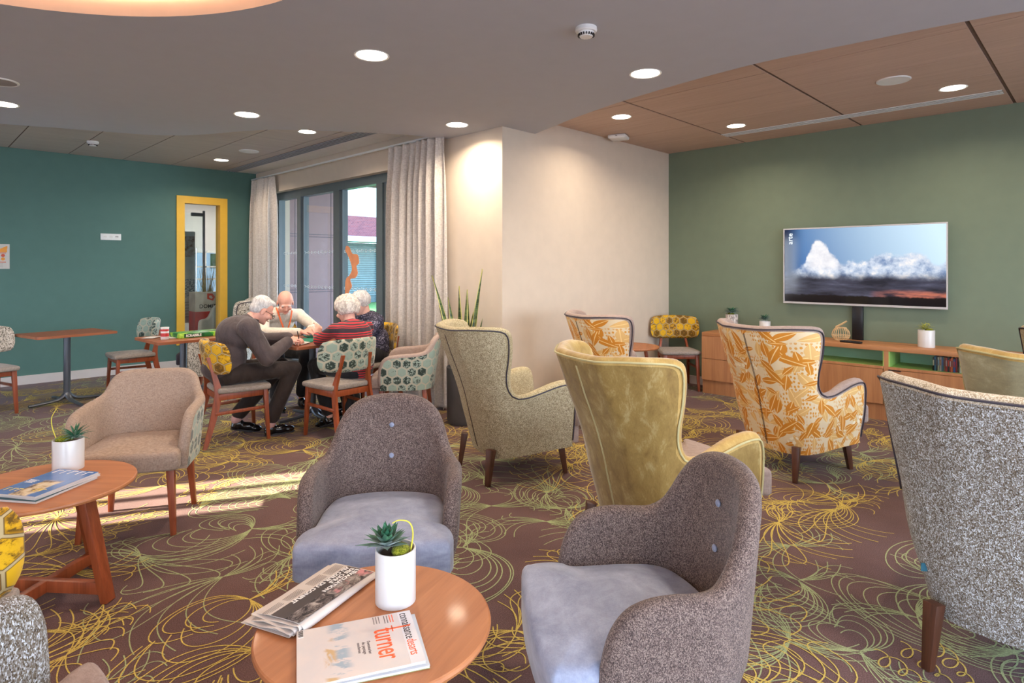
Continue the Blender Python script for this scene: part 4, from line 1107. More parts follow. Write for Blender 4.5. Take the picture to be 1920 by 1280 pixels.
# ------------------------------------------------------------------ potted succulents
def leaf_mesh(m, base, a, tilt, L, w, th, droop=.15):
    """pointed fleshy leaf from base, heading a, rising tilt"""
    d = Vector((math.cos(a)*math.cos(tilt), math.sin(a)*math.cos(tilt), math.sin(tilt))); side = Vector((-math.sin(a), math.cos(a), 0)); up = side.cross(d)*-1
    if up.z < 0: up = -up
    rings = []; n = 6
    for i in range(n+1):
        f = i/n; c = Vector(base)+d*L*f+Vector((0, 0, -droop*L*f*f)); ww = w*(math.sin(PI*min(.98, .22+f*.78)))**.8*(1-f**4)+.0006; tt = th*(1-f*.85)
        rings.append([m.bm.verts.new(c+side*ww/2+up*tt*.35), m.bm.verts.new(c-up*tt*.5), m.bm.verts.new(c-side*ww/2+up*tt*.35), m.bm.verts.new(c+up*tt*.02)])
    for A, B in zip(rings[:-1], rings[1:]):
        for k in range(4): m.bm.faces.new((A[k], A[(k+1) % 4], B[(k+1) % 4], B[k]))
    m.bm.faces.new(rings[0][::-1]); m.bm.faces.new(rings[-1])
def pot_plant(label, loc, R, Hh, leafL, n, seed, sprig=None, mat=None, off=(0, 0), moss=True, style='rosette', group='small potted succulents', leafm=None):
    t = thing('potted_succulent', label, 'potted plant', loc, 0, group)
    m = MB(); m.lathe([(R*.5, 0), (R-.001, 0), (R, .001), (R, .003), (R, .02), (R, Hh-.002), (R-.001, Hh), (R-.004, Hh), (R-.005, Hh-.004), (R-.006, Hh-.03), (.001, Hh-.03)], 48, cap=False); m.build('pot', mat or M['potwhite'], t, smooth=40)
    m = MB(); m.lathe([(R-.0062, Hh-.026), (R*.7, Hh-.012), (.001, Hh-.008)], 28, cap=False); m.build('soil', M['soil'], t)
    r = random.Random(seed)
    ms_ = MB()
    for k in range(4):
        a = off[2] + (r.random()-.5)*1.6 if len(off) > 2 else r.random()*6; q = R*.5*(.4+.5*r.random())
        ms_.ell((q*math.cos(a), q*math.sin(a), Hh-.002), (R*.42, R*.42, R*.30))
    if moss: organic(ms_, 'moss', M['moss'], t, voxel=.006, smooth=2)
    m = MB(); c = (off[0], off[1], Hh+(.014 if style == 'fan' else .004))
    for k in range(n):
        f = k/n; a = k*2.39996; 
        if style == 'rosette': tilt = rad(8+72*(1-f) + r.uniform(-6, 6)) if False else rad(84-70*f+r.uniform(-6, 6)); L = leafL*(.58+.36*f)*r.uniform(.88, 1.08); wd = leafL*.27
        elif style == 'spiky': tilt = rad(70-55*f+r.uniform(-8, 8)); L = leafL*r.uniform(.8, 1.1); wd = leafL*.10
        else: tilt = rad(60-50*f+r.uniform(-8, 8)); L = leafL*r.uniform(.8, 1.1); wd = leafL*.16
        leaf_mesh(m, (c[0]+.004*math.cos(a), c[1]+.004*math.sin(a), c[2]+.012*(1-f)), a, tilt, L, wd, leafL*.07, droop=.12 if style == 'rosette' else .3)
    m.build('leaves', leafm or M['succ'], t, smooth=60)
    if sprig:
        m = MB(); m.tube([tuple(p) for p in smoothpts(sprig, 8)], [.0026*(1-.5*i/(8*(len(sprig)-1))) for i in range(8*(len(sprig)-1)+1)], 6); m.build('curved_sprig', M['sprig'], t)
    return t
R_ = Vector((math.sin(TH), -math.cos(TH)))   # viewer's right on the ground plan
pot_plant('white cylinder pot with green rosette succulent on the foreground table', (1.005, 1.455, .50), .057, .150, .088, 46, 3, sprig=[(.028, -.032, .14), (.034, -.036, .19), (.026, -.030, .222), (.004, -.012, .230), (-.012, .0, .222)], off=(-.020, .016, -.9))
pot_plant('white cylinder pot with spiky succulent, moss and a tall yellow sprig on the left table', (.578, 3.50, .50), .063, .142, .085, 34, 5, sprig=[(-.036, .040, .13), (-.052, .056, .19), (-.054, .060, .24), (-.036, .044, .285)], off=(.022, -.02, 2.3), style='spiky')
pot_plant('grey veined pot with dark green succulent, leftmost on the oak cabinet', (6.78, 3.12, .70), .068, .205, .105, 64, 8, mat=M['potmarble'], off=(0, 0, 1), style='fan')
pot_plant('low white pot with small dark succulent behind the leaf print armchair', (6.78, 2.74, .70), .058, .150, .088, 56, 9, mat=M['potwhite'], off=(0, 0, 1), style='fan', moss=False)
pot_plant('white pot with a yellow-green spiky air plant on the right of the oak cabinet', (6.78, 1.235, .70), .068, .160, .088, 30, 12, off=(.0, .01, -1.2), style='spiky', leafm=velvet('yellow_green_leaf', S(110, 120, 40), S(160, 160, 70), S(206, 196, 110), (30, 30, 30)), sprig=[(.0, .03, .15), (-.01, .02, .20), (-.01, -.015, .222), (0, -.03, .20)])
# snake plant
def snake_plant():
    t = thing('snake_plant', 'tall snake plant with yellow-edged leaves behind the olive tweed armchair', 'plant', (3.72, 4.30, 0))
    m = MB(); m.lathe([(.10, 0), (.135, .005), (.15, .04), (.155, .52), (.148, .53), (.142, .52), (.14, .47), (.001, .47)], 40, cap=False); m.build('planter', plain('dark_grey_planter', S(74, 72, 74), .5), t)
    m = MB(); m.lathe([(.139, .475), (.001, .485)], 28, cap=False); m.build('soil', M['soil'], t)
    s = NT('snake_leaf_green'); g = s.noise(s.map(s.co(), (4, 4, 38)), 1, 3, .6, .6); s.done(s.ramp(g, [(.42, S(40, 62, 34)), (.6, S(96, 116, 66))]), .45); edge = plain('snake_leaf_edge', S(206, 196, 110), .5)
    r = random.Random(2); Rv = Vector((R_.x, R_.y, 0)); Fv = Vector((math.cos(TH), math.sin(TH), 0))
    # (offset right, offset depth, lean right, height, width)
    for dx, dy, lean, h, w in ((-.06, 0, -.23, .90, .050), (.05, .0, .13, .96, .055), (-.02, .02, -.02, .80, .066), (.01, -.03, .03, .77, .056), (-.04, -.02, -.10, .70, .055), (.03, .03, .01, .74, .058), (.07, -.02, .04, .60, .050), (-.07, .03, -.16, .62, .050), (.02, .05, .07, .56, .045), (.09, .02, .09, .50, .040)):
        b = Rv*dx+Fv*dy+Vector((0, 0, .47)); tip = b+Rv*lean+Vector((0, 0, h)); tw = r.uniform(-.5, .5); bm_ = MB(); n = 12; rows = []
        for i in range(n+1):
            f = i/n; p = b.lerp(tip, f)+Rv*lean*.25*(f*f-f); ww = w*min(1, (.6+f*1.2))*(1-max(0, (f-.45)/.55)**1.6)+.001
            sd = (Rv*math.cos(tw*f+tw)+Fv*math.sin(tw*f+tw)); no = Vector((0, 0, 1)).cross(sd)
            rows.append([bm_.bm.verts.new(p+sd*ww*q+no*(.008*(1-(2*q)**2) if abs(q) < .5 else 0)) for q in (-.5, -.32, 0, .32, .5)]+[bm_.bm.verts.new(p+sd*ww*q-no*.004) for q in (.36, 0, -.36)])
        for A, B in zip(rows[:-1], rows[1:]):
            for k in range(8):
                f_ = bm_.bm.faces.new((A[k], A[(k+1) % 8], B[(k+1) % 8], B[k])); f_.material_index = 1 if k in (0, 3, 4, 7) else 0
        bm_.bm.faces.new(rows[0][::-1]); bm_.bm.faces.new(rows[-1]); bm_.build('leaf', [s.m, edge], t, smooth=60)
snake_plant()

# ------------------------------------------------------------------ television
def television():
    t = thing('television', 'wall-mounted television with slim silver frame showing clouds at dusk', 'television', (XR-.05, 1.84, 1.46))
    W, Hh = 1.50, .82
    m = MB(); m.box((.012, 0, 0), (.04, W-.01, Hh-.01), bev=.004); m.build('casing', M['black'], t)
    m = MB()
    for (y, z, a, b) in ((0, Hh/2-.007, W, .014), (0, -Hh/2+.010, W, .020), (W/2-.006, .0015, .012, Hh-.034), (-W/2+.006, .0015, .012, Hh-.034)): m.box((-.012, y, z), (.012, a, b))
    m.build('bezel', plain('silver_bezel', S(206, 204, 206), .35, metal=.5, vary=0), t)
    s = NT('television_picture'); g = s.co('Object'); q = s.sep(g)
    u = s.math('MULTIPLY_ADD', q[1], -1/(W-.02), .5); v = s.math('MULTIPLY_ADD', q[2], 1/(Hh-.02), .5)
    uv = s.comb(u, s.math('MULTIPLY', v, .55), 0.0)
    n1 = s.noise(uv, 7, 6, .6); n2 = s.noise(uv, 22, 5, .6); n3 = s.noise(s.map(uv, (4, 22, 1)), 1, 4, .6)
    sky = s.mix(s.math('MULTIPLY_ADD', v, .25, s.math('MULTIPLY_ADD', u, 1.05, -.22), clamp=True), S(30, 96, 160), S(206, 232, 248))
    sky = s.mix(s.sstep(u, .16, .0), sky, S(12, 26, 58))
    fc = s.node('ShaderNodeFloatCurve'); cv = fc.mapping.curves[0]
    pts = [(0, .42), (.12, .50), (.165, .64), (.20, .78), (.235, .84), (.28, .79), (.315, .70), (.36, .62), (.40, .54), (.46, .57), (.50, .54), (.56, .60), (.62, .66), (.74, .63), (.84, .66), (.90, .60), (.95, .52), (1, .58)]
    cv.points[0].location = pts[0]; cv.points[1].location = pts[-1]
    for p in pts[1:-1]: cv.points.new(*p)
    fc.mapping.update(); s.link(u, fc.inputs['Value'])
    top = s.math('ADD', fc.outputs[0], s.math('ADD', s.math('MULTIPLY_ADD', n1, .16, -.08), s.math('MULTIPLY_ADD', n2, .10, -.05)))
    cl = s.sstep(s.math('SUBTRACT', top, v), -.015, .05)
    white = s.ramp(s.math('ADD', s.math('MULTIPLY', n1, .6), s.math('MULTIPLY', n2, .45)), [(.40, S(110, 136, 176)), (.54, S(196, 208, 226)), (.66, S(246, 240, 236))])
    glow = s.math('MULTIPLY', s.sstep(s.math('ABSOLUTE', s.math('SUBTRACT', u, .27)), .17, .05), s.sstep(v, .38, .52))
    white = s.mix(glow, white, s.mix(.65, white, S(246, 240, 238)))
    white = s.mix(s.sstep(u, .15, .03), white, S(40, 52, 84))
    col = s.mix(cl, sky, white)
    dk = s.ramp(n3, [(.35, S(24, 28, 42)), (.6, S(66, 68, 86)), (.75, S(96, 98, 120))])
    col = s.mix(s.sstep(s.math('ADD', v, s.math('MULTIPLY_ADD', n1, .14, -.07)), .43, .31), col, dk)
    og = s.math('MULTIPLY', s.sstep(u, .55, .72), s.math('MULTIPLY', s.sstep(v, .22, .15), s.sstep(n3, .35, .6)))
    col = s.mix(og, col, S(196, 112, 88))
    col = s.mix(s.sstep(s.math('ADD', v, s.math('MULTIPLY_ADD', n2, .05, -.025)), .125, .105), col, S(8, 8, 12))
    s.done((.004, .004, .005, 1), .08); s.link(col, s.b.inputs['Emission Color']); s.b.inputs['Emission Strength'].default_value = .86
    m = MB(); m.box((-.0085, 0, .003), (.003, W-.022, Hh-.03)); m.build('screen', s.m, t)
    lt = emis('channel_logo_white', (.85, .93, 1, 1), .85)
    text('channel_logo', 'arte', .075, lt, t, (-.011, .655, .235), (PI/2, -PI/2, -PI/2), sx=1.0, bold=.001)
    c = thing('cable_duct', 'black cable duct running down the wall below the television', 'cable duct', (XR-.02, 1.86, .70)); 
    m = MB(); m.box((0, 0, .17), (.04, .10, .345), bev=.004); m.build('cover', M['black'], c)
television()
# ------------------------------------------------------------------ cabinet below the television
def cabinet():
    t = thing('low_cabinet', 'long low oak cabinet with green-lined niches under the television', 'cabinet', (XR-.002, 3.366, 0))
    D, L, H_ = .438, 3.25, .70; x0 = -D
    def bx(name, x0_, x1_, y0, y1, z0, z1, mat, par=t, bev=0):
        m = MB(); m.box(((x0_+x1_)/2, (y0+y1)/2, (z0+z1)/2), (x1_-x0_, abs(y1-y0), z1-z0), bev=bev); return m.build(name, mat, par)
    bx('worktop', x0-.004, 0, -L, 0, H_-.042, H_, M['cabtop'], bev=.002)
    bx('plinth', x0+.02, 0, -L, 0, 0, .155, M['cabinet'])
    bx('side_panel', x0+.004, 0, -.018, 0, .155, H_-.042, M['cabinet'])
    for y in (-.48, -1.855, -3.2): bx('divider', x0+.002, 0, y-.02, y+.018, .155, H_-.042, M['cabinet'])
    bx('back_panel', -.02, -.004, -L, 0, .155, H_-.042, M['niche'])
    for z0, z1 in ((.16, .40), (.405, .655)): bx('drawer', x0-.012, x0+.012, -.476, -.004, z0, z1, M['cabinet'])
    bx('inner_box', x0+.03, -.03, -.44, -.03, .17, .63, M['cabinet'])
    for y0, y1 in ((-.50, -1.835), (-1.875, -3.18)):
        bx('niche_floor', x0+.004, -.02, y1, y0, .496, .512, M['niche'])
        bx('niche_side', x0+.01, -.02, y1, y1+.008, .512, H_-.042, M['niche'])
        bx('niche_side', x0+.01, -.02, y0-.008, y0, .512, H_-.042, M['niche'])
        bx('niche_back', -.03, -.02, y1, y0, .512, H_-.042, M['niche2'])
        bx('shelf_edge', x0-.004, x0+.006, y1, y0, .490, .514, M['cabinet'])
        n = 2; w = (y0-y1)/n
        for k in range(n):
            bx('door', x0-.012, x0+.006, y0-w*k-.003, y0-w*(k+1)+.003, .16, .486, M['cabinet'])
    m = MB(); wbox(m, -D+.010, -D+.014, -3.17, -1.93, .514, H_-.044); m.build('glass_pane', M['glass'], t)
    m = MB(); m.box((x0-.016, -1.93, .485), (.012, .10, .008)); m.build('finger_pull', M['black'], t)
cabinet()
# discs and books in the niche
r_ = random.Random(21); y = 1.165; cols_ = [(28, 28, 34), (60, 120, 160), (20, 40, 60), (196, 180, 150), (170, 150, 150), (40, 90, 110), (140, 90, 50), (170, 40, 44), (40, 40, 50), (196, 60, 40), (230, 110, 60), (60, 80, 140), (150, 30, 40), (90, 70, 60), (206, 200, 190), (30, 60, 50), (110, 40, 60)]
cm = [plain('case_spine_%s' % w, S(*c), .35, vary=.08) for w, c in zip(['black', 'sky', 'navy', 'sand', 'stone', 'petrol', 'brown', 'crimson', 'slate', 'scarlet', 'orange', 'blue', 'wine', 'umber', 'cream', 'forest', 'plum'], cols_)]
names_ = ['black', 'sky blue', 'navy', 'sand', 'stone grey', 'petrol blue', 'brown', 'crimson', 'slate', 'scarlet', 'orange', 'mid blue', 'wine red', 'umber', 'cream', 'dark green', 'plum']
for k in range(24):
    w = r_.choice((.014, .015, .016, .011)); h = r_.choice((.128, .124, .130, .118)); i = r_.randrange(17) if k > 16 else k % 17; y -= w+.0012
    m = MB(); m.mi = 0; m.box((0, 0, h/2), (.105, w, h), bev=.0012); m.mi = 1; m.box((-.0526, 0, h*.60), (.0006, w*.55, h*.42))
    o = m.build('disc_case', [cm[i], cm[(i*5+3) % 17]], None); o.location = (6.66-.003*(k % 3), y, .5125)
    tag(o, '%s case, number %s from the left in the cabinet niche row' % (names_[i], ['one', 'two', 'three', 'four', 'five', 'six', 'seven', 'eight', 'nine', 'ten', 'eleven', 'twelve', 'thirteen', 'fourteen', 'fifteen', 'sixteen', 'seventeen', 'eighteen', 'nineteen', 'twenty', 'twenty-one', 'twenty-two', 'twenty-three', 'twenty-four'][k]), 'disc case', 'disc cases in the cabinet niche')
# lantern and remote
t_ = thing('rattan_lantern', 'small round rattan lantern with wooden handle on the oak cabinet', 'lantern', (6.77, 1.965, .70))
rt = wood('rattan', S(196, 160, 112), S(226, 196, 150), 2)
prof = [(.052, .004), (.072, .03), (.082, .055), (.074, .095), (.052, .125), (.046, .135)]
m = MB(); m.lathe([(.001, 0), (.055, 0), (.055, .006), (.001, .006)], 24, cap=False); m.build('base', rt, t_)
m = MB()
pr = smoothpts(prof, 4)
for k in range(22):
    a = 2*PI*k/22; m.tube([(p[0]*math.cos(a), p[0]*math.sin(a), p[1]) for p in pr], .0026, 5)
m.build('ribs', rt, t_)
m = MB()
for r, z in ((.0825, .055), (.074, .038), (.055, .006), (.049, .131)): m.tube([(r*math.cos(2*PI*k/28), r*math.sin(2*PI*k/28), z) for k in range(28)], .0034, 6, closed=True)
m.build('hoops', rt, t_)
m = MB(); m.tube([(.02, .05, .135), (.0, -.005, .165), (-.0, -.055, .200)], [.009, .010, .008], 8); m.build('handle', rt, t_)
t_ = thing('remote_control', 'black remote control lying beside the rattan lantern', 'remote control', (6.62, 1.83, .701), rad(80))
m = MB(); m.box((0, 0, .010), (.20, .045, .018), bev=.006); m.build('body', M['black'], t_)
m = MB()
for i in range(8):
    for j in (-1, 0, 1): m.box((-.075+.02*i, j*.012, .0195), (.008, .007, .003))
m.build('buttons', M['rubber'], t_)

# ------------------------------------------------------------------ newspaper, magazines, game
def newspaper():
    t = thing('newspaper', 'folded newspaper with a white headline over a war photograph', 'newspaper', (.858, 1.612, .501), rad(21))
    # local x runs along the long fold, local -y towards the viewer; several nested folded sheets
    Lx = .335
    sheets = MB()
    def strip(prof, x0, x1, th, skew=0.0):
        n = len(prof); P2 = [np.array(p) for p in prof]; nr = []
        for i in range(n):
            d = P2[min(i+1, n-1)]-P2[max(i-1, 0)]; l = np.hypot(*d)+1e-9; nr.append(np.array((-d[1], d[0]))/l*th)
        nx = 14; V = []
        for k in range(nx+1):
            f = (k/nx)**1.5; x = x0+(x1-x0)*f; wv = lambda y_: .0035*math.sin(y_*75+x0*300)*(1-f)**4
            squash = .45+.55*(1-f)**.8
            for p, q in zip(P2, nr): V.append(sheets.bm.verts.new((x+skew*p[0], p[0]+q[0], p[1]*squash+q[1]+max(-p[1]*.3, wv(p[0])))))
            for p, q in zip(P2, nr): V.append(sheets.bm.verts.new((x+skew*p[0], p[0], p[1]*squash+max(-p[1]*.3, wv(p[0])))))
        for k in range(nx):
            a, b = k*2*n, (k+1)*2*n
            for i in range(n-1):
                for o_ in (0, n): sheets.bm.faces.new((V[a+o_+i], V[a+o_+i+1], V[b+o_+i+1], V[b+o_+i]))
            sheets.bm.faces.new((V[a], V[b], V[b+n], V[a+n])); sheets.bm.faces.new((V[a+n-1], V[a+2*n-1], V[b+2*n-1], V[b+n-1]))
        for k in (0, nx):
            a = k*2*n
            for i in range(n-1): sheets.bm.faces.new((V[a+i], V[a+i+1], V[a+n+i+1], V[a+n+i]))
    # each sheet: bottom leaf, bend near the viewer, top leaf
    for k, (r, zt, back) in enumerate(((.0165, .027, .088), (.0125, .0225, .094), (.009, .018, .085), (.0055, .0135, .097))):
        prof = [(.098+.004*k, .0012+.0014*k), (.03, .0012+.0014*k), (-.05, .0012+.0014*k)]
        cz = (zt+.0012+.0014*k)/2; hr = (zt-.0012-.0014*k)/2
        for i in range(1, 8): a = -PI/2-PI*i/8; prof.append((-.066+.004*k+hr*1.0*math.cos(a), cz+hr*math.sin(a)))
        prof += [(-.05, zt), (-.01, zt-.001), (.04, zt-.003), (back, zt-.006)]
        strip(prof, -Lx/2-.009*k+.012, Lx/2-.002*k, .0009)
    sheets.build('folded_pages', M['newsprint'], t, smooth=50)
    def topz(x, y): f = (x+Lx/2)/Lx; sq = .45+.55*(1-f)**.8; return (.027-(max(0, y+.01)*.05 if y > -.01 else 0))*sq+.0013
    # printed photograph on the upper leaf
    ph = NT('war_photograph_print'); v = ph.map(ph.co(), (1, 1.6, 1)); a = ph.noise(v, 26, 6, .7, 1.2); b_ = ph.noise(v, 9, 3, .6)
    c = ph.ramp(a, [(.38, S(36, 32, 34)), (.48, S(90, 80, 78)), (.56, S(140, 130, 124)), (.68, S(188, 178, 170))]); c = ph.mix(ph.sstep(b_, .62, .7), c, S(206, 140, 140)); ph.done(c, .85)
    dark = plain('dark_grey_print', S(78, 70, 68), .85, vary=.06)
    def patch(name, x0, x1, y0, y1, mat, lift=.0):
        V, F = [], []; nx, ny = 10, 6
        for i in range(nx+1):
            for j in range(ny+1):
                x = x0+(x1-x0)*i/nx; y = y0+(y1-y0)*j/ny; V.append((x, y, topz(x, y)+lift))
        for i in range(nx):
            for j in range(ny): a = i*(ny+1)+j; F.append((a, a+ny+1, a+ny+2, a+1))
        o = mesh_obj(name, V, F, mat, t); s = o.modifiers.new('t', 'SOLIDIFY'); s.thickness = .0004; s.offset = 1; eval_mods(o); return o
    patch('photograph', -.155, .162, -.064, -.016, ph.m, .0002)
    patch('headline_band', -.155, .162, -.016, .034, dark, .0002)
    # headline: reads from the right end towards the left end of the sheet
    for i, (s, y, x) in enumerate((("L'\u00c9VACUATION", -.012, .155), ('DES CIVILS', .0065, .155), ('AU C\u0152UR DU CONFLIT', .025, .155))):
        o = text('headline', s, .0200, M['whiteink'], t, (0, 0, 0), (0, 0, 0), sx=1.0, bold=.0008)
        for vv in o.data.vertices:
            X, Y = x-vv.co.x*1.12, y+.008-vv.co.y*.92; vv.co = Vector((X, Y, topz(X, Y)+.0009+(vv.co.z+.0004)*.5))
    for k, (x0, n) in enumerate(((.02, 6), (-.075, 5), (-.155, 4), (.095, 6))):
        for j in range(n):
            m = MB(); m.box((x0+.028, .045+.0055*j, topz(x0+.028, .045+.0055*j)+.0006), (.062, .0010, .0005)); m.build('text_line', M['orangeink'] if False else plain('grey_print', S(120, 108, 104), .8) if 'grey_print' not in bpy.data.materials else bpy.data.materials['grey_print'], t)
newspaper()
def magazine(name, label, loc, rz, W, L, th, cover, group, pages=M['paper'], warp=0.0, spine=M['paper']):
    t = thing(name, label, 'magazine', loc, rz, group)
    m = MB(); m.box((0, 0, th/2), (W-.003, L-.002, th-.0012)); m.build('pages', pages, t)
    m = MB(); m.box((0, 0, th-.0004), (W, L, .0009)); m.build('cover', cover, t)
    m = MB(); m.box((-W/2, 0, th/2), (.0012, L, th)); m.build('spine', spine, t)
    m = MB(); m.box((0, 0, .0004), (W, L, .0009)); m.build('back_cover', spine, t)
    return t
# foreground pair. local +y is the head of the cover, pointing away to the viewer's right
def art_magazines():
    hd = math.atan2(-.44, .90)    # direction of the head of the cover on the plan
    dl = Vector((-.39, -.92)).normalized()
    # head edge runs from (.986,1.362) to (.877,1.138): cover head direction is perpendicular, to the viewer's right
    e = Vector((.877-.986, 1.138-1.362)).normalized(); head = Vector((-e.y, e.x))
    if head.dot(Vector((.986-.718, 1.362-1.477))) < 0: head = -head
    W, L = .225, .29
    c = Vector((.986, 1.362))+e*W/2-head*L/2
    rz = math.atan2(head.y, head.x)-PI/2
    g = 'art magazines on the foreground table'
    cov2 = plain('pale_blue_cover', S(196, 204, 214), .35, vary=.02)
    c2 = c+head*.010+e*.006
    magazine('magazine', 'lower pale magazine whose edge peeks out under the upper one', (c2.x, c2.y, .501), rz-.02, W, L, .007, cov2, g, spine=plain('olive_spine', S(150, 148, 96), .5))
    s = NT('pale_seascape_cover'); v = s.co(); q = s.sep(v)
    n = s.noise(v, 14, 5, .6, .5); n2 = s.noise(s.map(v, (1, .35, 1)), 46, 4, .6)
    col = s.mix(n, S(196, 194, 194), S(226, 206, 194)); 
    band = s.math('MULTIPLY', s.sstep(s.math('ABSOLUTE', s.math('ADD', q[1], .045)), .034, .008), s.sstep(n2, .50, .60))
    col = s.mix(band, col, S(150, 166, 178)); band2 = s.math('MULTIPLY', s.sstep(s.math('ABSOLUTE', s.math('ADD', q[1], .068)), .02, .005), s.sstep(n, .52, .60)); col = s.mix(band2, col, S(196, 160, 110))
    s.done(col, .28, coat=.3)
    t = magazine('magazine', 'upper art magazine with orange turner title and pale misty cover', (c.x, c.y, .509), rz, W, L, .0065, s.m, g)
    z = .0068
    m = MB(); m.box((0, L/2-.0175, z-.0002), (W, .035, .0006)); m.build('title_band', plain('pale_title_band', S(214, 210, 212), .35), t)
    o_ = text('magazine_title', 'connaissance', .034, M['ink'], t, (-W/2+.008, L/2-.030, z), (0, 0, 0), sx=.66)
    w0 = max(v.co.x for v in o_.data.vertices)*.66
    text('magazine_title', 'desarts', .034, M['orangeink'], t, (-W/2+.008+w0+.003, L/2-.030, z), (0, 0, 0), sx=.66)
    text('cover_title', 'turner', .080, M['orangeink'], t, (-.052, .042, z), (0, 0, 0), sx=.62, bold=.0003)
    m = MB(); m.box((-.044, .092, z+.0002), (.0050, .085, .0006)); m.box((-.044, .088, z+.0002), (.026, .0028, .0006)); m.build('title_stroke', M['orangeink'], t)
    for k, (tx, y) in enumerate((("l'aventurier", .020), ('du paysage', .008), ('moderne', -.004))): text('cover_line', tx, .0115, bpy.data.materials['grey_print'], t, (-.01, y, z), (0, 0, 0))
    for k in range(4):
        m = MB(); m.box((-.09, .095-.007*k, z), (.034, .0022, .0005)); m.build('cover_line', M['orangeink'] if k < 2 else bpy.data.materials['grey_print'], t)
    for k in range(3):
        m = MB(); m.box((-.093, .060-.007*k, z), (.032, .0020, .0005)); m.build('cover_line', bpy.data.materials['grey_print'], t)
    m = MB(); m.box((-W/2+.018, -L/2+.010, z), (.030, .014, .0005)); b = m.build('barcode', M['whiteink'], t)
    m = MB()
    for k in range(9): m.box((-W/2+.006+.003*k, -L/2+.010, z+.0004), (.0012 if k % 3 else .002, .012, .0004))
    m.build('barcode_bars', M['ink'], b)
art_magazines()
def blue_magazines():
    a = Vector((.538, 3.416)); b = Vector((.648, 3.244)); c = Vector((.384, 3.066))
    e = (b-a).normalized(); back = (c-b).normalized(); W, L = .215, .30; head = -back
    e = Vector((head.y, -head.x))
    rz = math.atan2(head.y, head.x)-PI/2
    ctr = b-e*W/2-head*L/2; g = 'magazines on the left coffee table'
    cv = NT('blue_sky_cover'); v = cv.co(); q = cv.sep(v); n = cv.noise(v, 20, 4, .6); col = cv.mix(n, S(70, 104, 170), S(110, 146, 206))
    msk = cv.math('MULTIPLY', cv.sstep(cv.math('ABSOLUTE', cv.math('ADD', q[0], cv.math('MULTIPLY_ADD', n, .05, -.045))), .055, .04), cv.sstep(q[1], .03, -.0)); col = cv.mix(msk, col, cv.ramp(n, [(.4, S(116, 96, 84)), (.52, S(222, 196, 160)), (.62, S(236, 220, 190))]))
    cv.done(col, .25, coat=.3)
    magazine('magazine', 'bottom magazine of the left table stack, only its white edge shows', (ctr.x-.004, ctr.y-.006, .501), rz+.03, W, L, .009, plain('teal_cover', S(40, 90, 100), .3), g)
    magazine('magazine', 'middle magazine of the left table stack, grey edge below the blue cover', (ctr.x+.006, ctr.y+.004, .511), rz-.03, W, L, .009, plain('white_cover', S(214, 214, 220), .3), g)
    t = magazine('magazine', 'top magazine of the left table stack with blue cover and yellow lettering', (ctr.x, ctr.y, .521), rz, W, L, .008, cv.m, g)
    z = .0083; yl = plain('yellow_ink', S(236, 206, 70), .5)
    for i, (x, w) in enumerate(((-.085, .030), (-.045, .026), (-.008, .030), (.035, .024), (.07, .03))):
        m = MB(); m.box((x, .118, z), (.005, .040, .0005)); m.box((x+w*.4, .136, z), (w*.7, .005, .0005)); m.build('title_stroke', M['whiteink'], t)
    for i, x in enumerate((-.09, -.06, -.035, .04, .065)):
        m = MB(); m.box((x, -.10+(.012 if i > 2 else 0), z), (.004, .028, .0005)); m.box((x+.008, -.088+(.012 if i > 2 else 0), z), (.014, .004, .0005)); m.build('headline_stroke', yl, t)
    for k in range(4):
        m = MB(); m.box((-.075, .01-.010*k, z), (.045-.006*(k % 2), .0035, .0005)); m.build('cover_line', M['whiteink'], t)
blue_magazines()
# board game box, tin and papers on the second table
t_ = thing('board_game_box', 'green board game box with SCRABBLE lettering', 'game box', (2.155, 6.60, .751), rad(4))
gr = NT('green_box_print'); q = gr.vor(gr.co(), 14, rnd=1).outputs['Color']; gr.done(gr.ramp(gr.sep(q)[0], [(.0, S(30, 110, 50)), (.4, S(70, 160, 50)), (.7, S(160, 206, 70)), (1, S(40, 130, 60))], 'CONSTANT'), .35)
m = MB(); m.box((0, 0, .022), (.42, .26, .044), bev=.002); m.build('box', gr.m, t_)
m = MB(); m.box((-.075, -.131, .024), (.19, .002, .038)); m.build('dark_green_side', plain('dark_green_print_side', S(18, 84, 44), .35), t_)
text('lettering', 'SCRABBLE', .034, M['whiteink'], t_, (-.155, -.1325, .012), (PI/2, 0, 0), sx=.95, bold=.0012)
t_ = thing('drinks_tin', 'small red and white tin on the game table', 'tin', (1.835, 6.50, .751))
m = MB(); m.lathe([(.034, 0), (.036, .003), (.036, .112), (.034, .115)], 28); m.build('can', M['potwhite'], t_)
m = MB(); m.lathe([(.0365, .03), (.0365, .062)], 28, cap=False); m.lathe([(.0365, .080), (.0365, .100)], 28, cap=False); m.build('red_label', plain('red_label', S(190, 50, 50), .4), t_)
m = MB(); m.lathe([(.0375, .108), (.0375, .118), (.001, .119)], 28, cap=False); m.build('lid', M['plastic'], t_)
for i, (x, y, a, s) in enumerate(((1.95, 6.75, .3, .9), (1.92, 6.58, 1.1, .7), (2.08, 6.82, -.3, 1.0), (1.78, 6.72, .8, .8))):
    m = MB(); m.box((0, 0, 0), (.21*s, .14*s, .0014)); o = m.build('paper_sheet', M['paper'], None); o.location = (x, y, .7515+.002*i); o.rotation_euler = (0, 0, a)
    tag(o, ['white sheet lying flat behind the red tin', 'small white sheet against the end of the game box', 'white sheet at the far side of the game table', 'loose sheet near the left corner of the game table'][i], 'paper sheet', 'papers on the game table')
# white patterned chair in the hall
t_ = tub_chair('rounded chair with white piping in the hall behind the yellow frame', (3.66, 10.05), -125, M['potwhite'], M['potwhite'], M['herring'], M['woodred'], 'chair in the hall')
